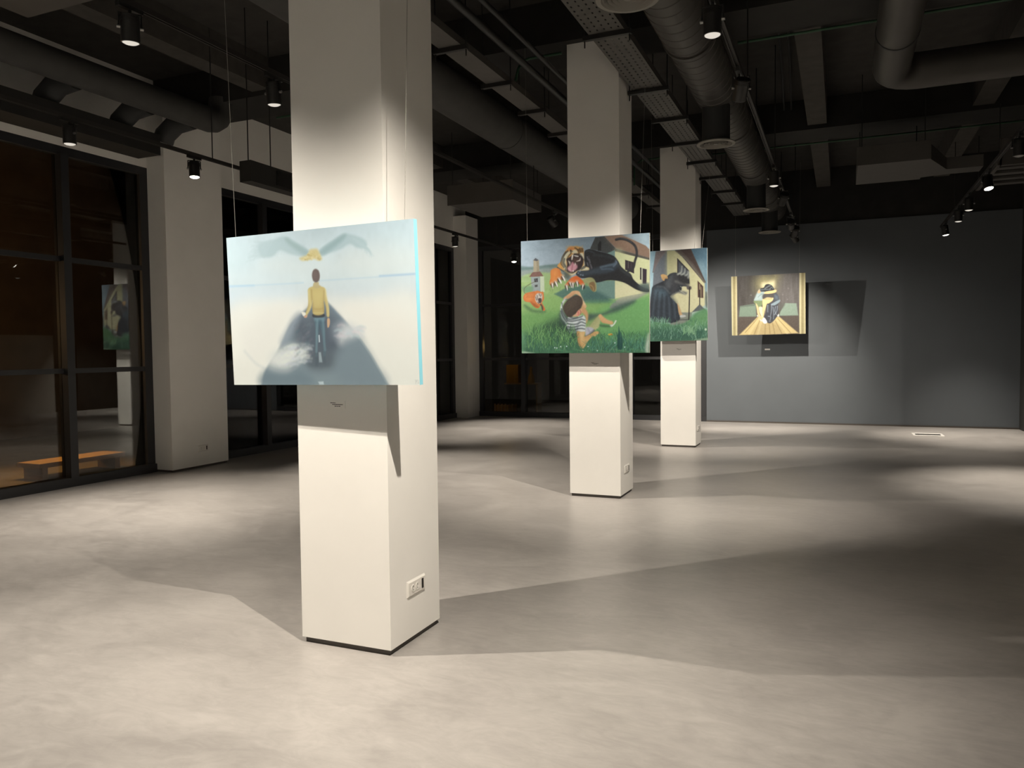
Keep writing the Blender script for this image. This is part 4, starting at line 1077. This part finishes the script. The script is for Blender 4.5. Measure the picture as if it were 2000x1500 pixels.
    # front arm
    c.poly([(590, 970), (680, 980), (775, 980), (770, 1090), (860, 1060), (960, 1010), (1010, 975), (1090, 960), (1150, 1000), (1130, 1020), (1080, 1040), (1050, 1080), (960, 1090), (860, 1200), (800, 1300), (740, 1380), (690, 1375), (630, 1290), (595, 1150)], (204, 160, 96), 5, 1)
    c.poly([(640, 1000), (740, 1000), (740, 1120), (700, 1200), (660, 1150)], (222, 186, 124), 24, .7); c.poly([(600, 1000), (640, 1010), (660, 1250), (700, 1370), (640, 1300), (600, 1150)], (150, 108, 60), 14, .7); c.stroke([(780, 1110), (900, 1080), (1010, 1010)], 26, (176, 128, 76), .6, 12)
    # foreground grass
    c.frame(1000, 450, 1/6)
    dark = [(44, 82, 58), (60, 104, 70), (84, 136, 88), (108, 156, 98), (50, 92, 74)]
    lite = [(118, 166, 88), (134, 176, 98), (96, 146, 80)]
    ok = lambda x, y: not (760 < x < 1040 and 1180 < y < 1390 and (y-1180)*.9+760 > x-240+0 and x < 1040-(y-1200)*.9)
    c.grass(420, 120, 1590, 880, 1200, 26, lite, 4, .3, .45, lambda x, y: not (560 < x < 1240 and y < 1230))
    c.grass(700, 130, 1590, 1230, 1430, 70, dark, 6, .45, .75, ok)
    c.grass(220, 190, 760, 1180, 1380, 120, [(90, 140, 76), (120, 164, 92), (60, 104, 60)], 7, .5, .8, lambda x, y: x < 740)
    c.grass(160, 880, 1600, 1300, 1430, 80, [(70, 124, 96), (52, 100, 84), (98, 150, 116)], 7, .5, .75, ok)
    c.grass(30, 1235, 1290, 1330, 1400, 190, [(32, 72, 64), (40, 84, 70)], 14, .08, .8)
    for x, y in ((500, 1375), (525, 1378), (640, 1358), (570, 1362), (890, 1360), (1205, 1318), (1320, 1368), (1000, 1410), (830, 1408)): c.blob((x, y), 7, 7, (206, 222, 206), .95, 2)
    c.poly([(1125, 1215), (1160, 1205), (1180, 1222), (1140, 1232)], (196, 162, 60), 2, .95); c.blob((1165, 1220), 10, 6, (150, 80, 40), .8, 2)
    for k in range(60):
        x = 480+k*18; y = 1390+(k*41) % 38; c.blob((x, y), 12, 6, (70+(k*17) % 50, 116+(k*13) % 40, 92), .6, 3, k)
    c.poly([(1560, 1400), (1590, 1230), (1608, 1230), (1606, 1432)], (206, 204, 176), 14, .8); c.poly([(110, 1438), (112, 1415), (200, 1428), (260, 1440)], (196, 204, 170), 8, .8); c.poly([(108, 1180), (150, 1250), (130, 1440), (110, 1440)], (112, 160, 110), 20, .6)
    c.noise(2.0, 4, 4, 8)
    return c.done()

# ---- third picture: stooped figure with a cane by a pale yellow house
def art_cane():
    c = Canvas([(1267, 492), (1382, 484.5), (1382.5, 664.5), (1267, 667)], 250, 386, gain=0.62)
    c.frame(1255, 470, .14)
    c.ramp([(0, (140, 172, 176)), (0.4, (176, 204, 200)), (0.6, (180, 205, 196)), (1, (90, 130, 90))])
    c.poly([(540, 130), (905, 100), (905, 900), (700, 420)], (86, 116, 126), 8, 1, False)
    c.poly([(760, 330), (905, 400), (905, 900), (850, 800)], (134, 160, 160), 60, .9)
    # back house
    c.poly([(195, 155), (355, 140), (355, 620), (150, 640), (160, 450), (148, 440)], (112, 116, 116), 4, 1, False)
    c.poly([(195, 155), (350, 142), (250, 260), (150, 445), (160, 380)], (124, 108, 100), 8, .9, False); c.stroke([(345, 150), (240, 270), (155, 440)], 14, (136, 124, 116), .7, 6)
    # yellow wall
    c.poly([(350, 150), (470, 140), (560, 230), (870, 590), (872, 900), (690, 1000), (560, 1010), (400, 1000), (350, 700)], (210, 200, 142), 4, 1, False)
    c.poly([(350, 150), (430, 150), (430, 700), (350, 700)], (196, 190, 132), 30, .7); c.poly([(480, 700), (860, 700), (870, 900), (690, 1000), (500, 1000)], (216, 204, 150), 50, .7)
    # roof
    c.poly([(460, 138), (680, 122), (885, 585), (860, 590), (560, 230)], (98, 84, 72), 4, 1, False); c.poly([(540, 135), (680, 122), (885, 585), (720, 330)], (78, 62, 54), 6, .95, False); c.stroke([(470, 150), (640, 290), (870, 585)], 14, (120, 114, 96), .8, 5)
    # windows
    c.poly([(490, 245), (655, 420), (660, 605), (490, 480)], (56, 52, 52), 3, 1, False); c.poly([(505, 285), (640, 430), (640, 560), (505, 470)], (96, 100, 100), 8, .8, False)
    c.poly([(772, 560), (850, 640), (850, 800), (775, 790)], (84, 58, 48), 4, 1, False); c.poly([(795, 600), (808, 610), (808, 790), (795, 785)], (170, 150, 108), 3, .9, False); c.poly([(815, 640), (826, 650), (826, 790), (815, 785)], (176, 158, 112), 3, .8, False)
    c.poly([(500, 1000), (690, 1000), (680, 1120), (520, 1180), (380, 1180)], (136, 138, 118), 8, 1, False)
    c.poly([(690, 998), (800, 885), (885, 970), (760, 985)], (94, 96, 92), 5, 1, False); c.stroke([(800, 690), (800, 890)], 12, (48, 40, 38), 1, 2)
    c.poly([(880, 730), (905, 740), (905, 920), (880, 900)], (90, 92, 76), 10, .8)
    # grass
    c.poly([(95, 1080), (300, 1100), (420, 1180), (620, 1130), (760, 1000), (910, 980), (912, 1385), (90, 1410)], (92, 140, 92), 14, 1)
    c.poly([(90, 1250), (400, 1220), (910, 1220), (912, 1385), (90, 1410)], (56, 98, 76), 50, .9); c.poly([(700, 1050), (910, 980), (910, 1180), (640, 1200)], (104, 154, 92), 40, .8)
    # figure
    blk = (42, 46, 50)
    c.poly([(150, 640), (240, 590), (300, 560), (360, 490), (400, 460), (470, 450), (530, 480), (600, 490), (650, 560), (650, 600), (600, 600), (640, 640), (560, 640), (540, 700), (440, 740), (390, 780), (450, 850), (495, 900), (510, 1000), (520, 1100), (420, 1145), (360, 1140), (90, 1100), (105, 900), (130, 720)], blk, 6, 1)
    c.poly([(170, 650), (330, 680), (430, 800), (480, 900), (480, 1100), (130, 1090), (120, 900)], (54, 64, 70), 30, .8)
    c.poly([(180, 680), (300, 690), (330, 760), (240, 800), (190, 780)], (84, 108, 114), 40, .7)
    for k in range(9): c.stroke([(190+k*30, 700+k*16), (160+k*36, 900), (140+k*40, 1090)], 12, (34, 38, 42) if k % 2 else (84, 96, 102), .6, 7)
    c.poly([(330, 560), (400, 480), (450, 480), (440, 600), (380, 680), (320, 640)], (90, 92, 90), 24, .8); c.poly([(440, 480), (520, 490), (520, 620), (460, 720), (400, 740)], (66, 66, 66), 24, .9)
    c.stroke([(210, 640), (300, 650), (380, 730)], 16, (96, 100, 98), .7, 8); c.poly([(420, 740), (520, 700), (620, 720), (600, 755), (500, 730), (430, 760)], (104, 104, 98), 10, .8)
    c.stroke([(470, 570), (560, 600), (640, 620)], 34, (104, 102, 94), .85, 10); c.stroke([(520, 690), (600, 745)], 8, (190, 184, 150), .7, 4); c.stroke([(560, 690), (630, 715)], 8, (176, 172, 140), .6, 4)
    for p in ([(500, 470), (545, 440), (556, 360)], [(550, 480), (590, 450), (598, 395)], [(600, 490), (632, 470), (642, 425)], [(640, 520), (655, 480), (650, 440)]):
        c.stroke(p, 26, (206, 206, 178), .85, 8, True, 6)
    c.poly([(500, 500), (620, 500), (655, 600), (560, 600)], (52, 50, 48), 16, .7); c.stroke([(535, 640), (570, 660)], 8, (220, 214, 180), .7, 4)
    c.poly([(262, 480), (300, 470), (345, 490), (355, 530), (320, 530), (310, 560), (285, 550), (270, 520)], (218, 168, 100), 5, 1)
    for k in range(4): c.stroke([(290+k*16, 520-k*4), (288+k*20, 556-k*6)], 6, (150, 104, 60), .7, 2)
    c.poly([(620, 630), (680, 640), (680, 680), (630, 680)], (96, 88, 80), 6, 1); c.stroke([(660, 655), (656, 850), (648, 1098)], 14, (40, 34, 34), 1, 2)
    c.poly([(490, 870), (520, 930), (545, 1000), (560, 1040), (530, 1050), (505, 1000)], (206, 160, 104), 6, .95); c.poly([(530, 1040), (580, 1035), (610, 1055), (560, 1070), (525, 1065)], (196, 192, 174), 5, .95)
    c.stroke([(510, 1105), (640, 1100)], 12, (70, 72, 66), .8, 6)
    cols = [(120, 166, 124), (84, 134, 100), (60, 108, 82), (150, 190, 150), (70, 120, 80)]
    c.grass(300, 95, 910, 1120, 1385, 70, cols, 8, .4, .65, lambda x, y: y > 1180 or x < 400 or x > 660)
    c.grass(60, 90, 380, 1110, 1170, 60, [(140, 184, 146), (104, 154, 112)], 8, .4, .7)
    c.grass(50, 560, 760, 1240, 1320, 90, [(146, 186, 132), (120, 168, 112)], 10, .5, .7)
    c.blob((882, 1238), 15, 17, (206, 222, 180), .95, 4); c.poly([(720, 1385), (912, 1355), (912, 1388)], (176, 196, 150), 8, .7)
    c.noise(2.5, 5, 6, 2)
    return c.done()

# ---- fourth picture: two people holding each other, wooden floor
def art_pair():
    c = Canvas([(1428, 540.5), (1572.5, 532.5), (1574, 652), (1429.5, 655)], 340, 288, gain=0.62)
    c.frame(1420, 525, .09335)
    c.ramp([(0, (88, 80, 70)), (0.5, (84, 76, 68)), (1, (96, 82, 66))])
    c.poly([(200, 170), (620, 150), (600, 760), (210, 800)], (70, 63, 55), 40, .8); c.poly([(1000, 130), (1520, 110), (1510, 720), (1080, 740)], (104, 95, 85), 40, .8)
    c.poly([(380, 160), (560, 150), (560, 700), (400, 760)], (78, 72, 62), 30, .7); c.noise(5, 8, 60, 6)
    # side curtains
    for x0, x1 in ((88, 205), (1510, 1640)):
        c.poly([(x0, 80), (x1, 80), (x1+8, 1400), (x0+8, 1400)], (196, 176, 116), 4, 1, False)
        w = x1-x0
        c.poly([(x0+w*.32, 80), (x0+w*.7, 80), (x0+w*.74, 1400), (x0+w*.36, 1400)], (146, 128, 80), 14, .8, False)
        c.poly([(x0, 80), (x0+w*.26, 80), (x0+w*.3, 1400), (x0+8, 1400)], (220, 204, 148), 8, .7, False)
        c.poly([(x0+w*.8, 80), (x1, 80), (x1+8, 1400), (x0+w*.86, 1400)], (212, 194, 138), 8, .7, False)
    # glow above the heads
    c.poly([(560, 260), (700, 140), (1080, 120), (1060, 300), (1000, 460), (960, 500), (640, 520)], (128, 118, 76), 70, .8)
    c.poly([(660, 300), (760, 160), (900, 200), (1020, 150), (980, 300), (980, 400), (740, 400)], (168, 152, 96), 50, .7); c.poly([(730, 300), (860, 270), (990, 250), (965, 400), (740, 400)], (232, 212, 150), 24, .9)
    # benches
    c.poly([(270, 780), (560, 730), (600, 760), (610, 1000), (250, 1000)], (122, 136, 108), 6, 1, False); c.poly([(270, 780), (560, 735), (580, 770), (265, 800)], (92, 100, 82), 8, .8, False)
    c.poly([(1210, 715), (1450, 720), (1490, 975), (1090, 980), (1110, 900)], (134, 148, 120), 6, 1, False); c.poly([(1090, 880), (1180, 800), (1210, 715), (1100, 740)], (92, 90, 76), 10, .7)
    # floor
    c.poly([(240, 1010), (1490, 985), (1510, 1340), (1200, 1360), (220, 1330)], (88, 74, 60), 10, .95, False)
    c.poly([(640, 1000), (1090, 1000), (1500, 1350), (250, 1385)], (212, 182, 112), 8, 1, False)
    c.poly([(700, 1120), (1010, 1120), (1150, 1360), (560, 1380)], (178, 150, 94), 30, .7)
    for a, b in (((690, 1060), (560, 1385)), ((800, 1150), (790, 1380)), ((950, 1130), (1000, 1365)), ((1010, 1090), (1150, 1360)), ((640, 1030), (380, 1330)), ((1060, 1040), (1340, 1350)), ((880, 1150), (900, 1370))):
        c.stroke([a, b], 12, (140, 112, 66), .75, 4, False)
    for a, b in (((720, 1100), (640, 1370)), ((1040, 1060), (1260, 1355)), ((660, 1040), (460, 1360))): c.stroke([a, b], 26, (230, 204, 140), .5, 10, False)
    # pair
    c.poly([(640, 470), (690, 420), (760, 470), (820, 500), (760, 560), (740, 660), (640, 680), (560, 660), (600, 570)], (150, 164, 150), 6, 1)   # left shirt
    c.poly([(600, 560), (680, 510), (700, 620), (600, 650)], (178, 190, 176), 24, .7); c.stroke([(650, 590), (700, 540), (740, 530)], 10, (104, 118, 108), .7, 5)
    c.poly([(940, 520), (1020, 500), (1080, 580), (1085, 650), (1100, 690), (1060, 760), (1075, 900), (1040, 1000), (960, 1100), (880, 1140), (790, 1080), (770, 1000), (820, 900), (830, 740), (930, 700), (960, 600)], (62, 62, 64), 6, 1)  # dark coat
    c.poly([(930, 730), (1090, 645), (1100, 690), (1000, 760), (940, 760)], (136, 150, 146), 6, 1); c.poly([(980, 540), (1060, 560), (1070, 640), (1000, 640)], (92, 104, 108), 20, .8)
    for p in ([(930, 740), (925, 880), (905, 980)], [(960, 800), (975, 950), (970, 1050)], [(1010, 790), (1000, 880), (1030, 960)], [(1050, 780), (1040, 880), (990, 960)], [(860, 990), (910, 1010), (890, 1100)], [(850, 760), (850, 900)]):
        c.stroke(p, 14, (176, 184, 182), .75, 5, True, 8)
    c.poly([(560, 670), (740, 670), (740, 740), (690, 800), (630, 790), (580, 730)], (122, 134, 84), 8, 1)   # shorts
    c.poly([(745, 620), (840, 590), (960, 600), (950, 660), (870, 720), (830, 740), (790, 880), (760, 1000), (720, 1000), (740, 870), (740, 720)], (226, 194, 124), 6, 1)
    c.poly([(600, 720), (650, 790), (665, 880), (690, 960), (740, 1020), (700, 1050), (640, 960), (620, 850)], (224, 188, 122), 6, 1); c.poly([(665, 800), (735, 800), (740, 900), (740, 1010), (700, 960), (670, 880)], (238, 214, 160), 6, 1)
    for k in range(6): c.stroke([(770+k*30, 590), (780+k*28, 640)], 10, (120, 96, 62), .6, 4)
    c.poly([(760, 530), (960, 520), (960, 600), (840, 590), (750, 630)], (76, 68, 60), 8, .95)   # hair under arm
    c.poly([(770, 500), (860, 455), (1010, 435), (1030, 470), (990, 500), (880, 520), (790, 520)], (228, 188, 116), 5, 1); c.poly([(640, 470), (680, 430), (705, 470), (690, 500), (645, 510)], (206, 166, 116), 5, 1)
    c.poly([(765, 390), (800, 335), (860, 318), (930, 345), (970, 400), (980, 440), (880, 460), (720, 475), (690, 450), (700, 410)], (46, 46, 46), 5, 1)
    c.stroke([(700, 440), (800, 430), (900, 430)], 20, (116, 126, 120), .8, 5); c.stroke([(790, 410), (870, 360), (900, 350)], 18, (150, 158, 148), .75, 5); c.stroke([(890, 420), (930, 380), (950, 410)], 12, (140, 150, 140), .7, 4)
    c.poly([(740, 1040), (780, 1020), (835, 1100), (820, 1140), (770, 1140), (735, 1090)], (226, 218, 198), 5, 1); c.poly([(680, 1060), (705, 1050), (730, 1080), (720, 1100), (690, 1080)], (210, 200, 180), 4, 1)
    c.poly([(1050, 975), (1080, 940), (1085, 990), (1060, 1000)], (220, 210, 186), 4, 1); c.poly([(625, 960), (655, 990), (630, 995)], (226, 216, 190), 4, 1); c.stroke([(860, 1090), (920, 1100)], 14, (110, 108, 104), .8, 5)
    for x, y in ((1280, 410), (1260, 640), (500, 550), (1160, 540)): c.blob((x, y), 18, 14, (130, 122, 110), .6, 6)
    c.noise(2.0, 5, 5, 9)
    return c.done()

A1 = art_wings(); A2 = art_tiger(); A3 = art_cane(); A4 = art_pair()
G1 = (-2.4234, COLY[0]-.1, 1.3928, 1.1613, 0.7842, 0.0309, -0.0215, 0.0076)
G2 = (-2.4658, COLY[1]-.1, 1.5301, 1.3947, 1.1999, 0.0054, -0.0032, -0.0047)
G3 = (-2.3506, COLY[2]-.15, 1.6953, 0.9233, 1.4273, 0.0, 0.0021, 0.0055)
G4 = (-1.3367, YB-.62, 1.8427, 1.4136, 1.197, 0.0710, -0.003, 0.0073)
painting('pale blue painting of a person from behind below spread wings, on the foreground column', G1, 0.030, A1, M['cyan'],
         ((-0.455, (-3.03, 3.207, 4.76)), (0.45, (-1.85, 3.207, 4.298))))
painting('green painting of tiger, black panther and fallen boy, on the middle column', G2, 0.025, A2, M['canvas_edge'],
         ((-0.45, (-3.09, 7.68, 4.76)), (0.43, (-1.80, 7.68, 4.298))))
painting('narrow painting of a stooped dark figure with a cane, on the farthest column', G3, 0.025, A3, M['canvas_edge'],
         ((-0.42, (-2.76, 12.16, 5.2)), (0.41, (-1.85, 12.16, 4.298))))
painting('painting of an embracing pair on a wooden floor, hung before the slate wall', G4, 0.030, A4, M['canvas_edge'],
         ((-0.44, (-1.97, 16.25, 4.298)), (0.42, (-0.74, 16.25, 5.2))))
vs = SC.view_settings
SC.display_settings.display_device = 'sRGB'
vs.view_transform = 'Standard'; vs.look = 'None'; vs.exposure = 0.0; vs.gamma = 1.0; vs.use_curve_mapping = False
SC.cycles.max_bounces = 10; SC.cycles.diffuse_bounces = 5; SC.cycles.glossy_bounces = 4; SC.cycles.transparent_max_bounces = 12
SC.cycles.caustics_reflective = False; SC.cycles.caustics_refractive = False
SC.cycles.sample_clamp_indirect = 4.0
SC.cycles.use_denoising = True
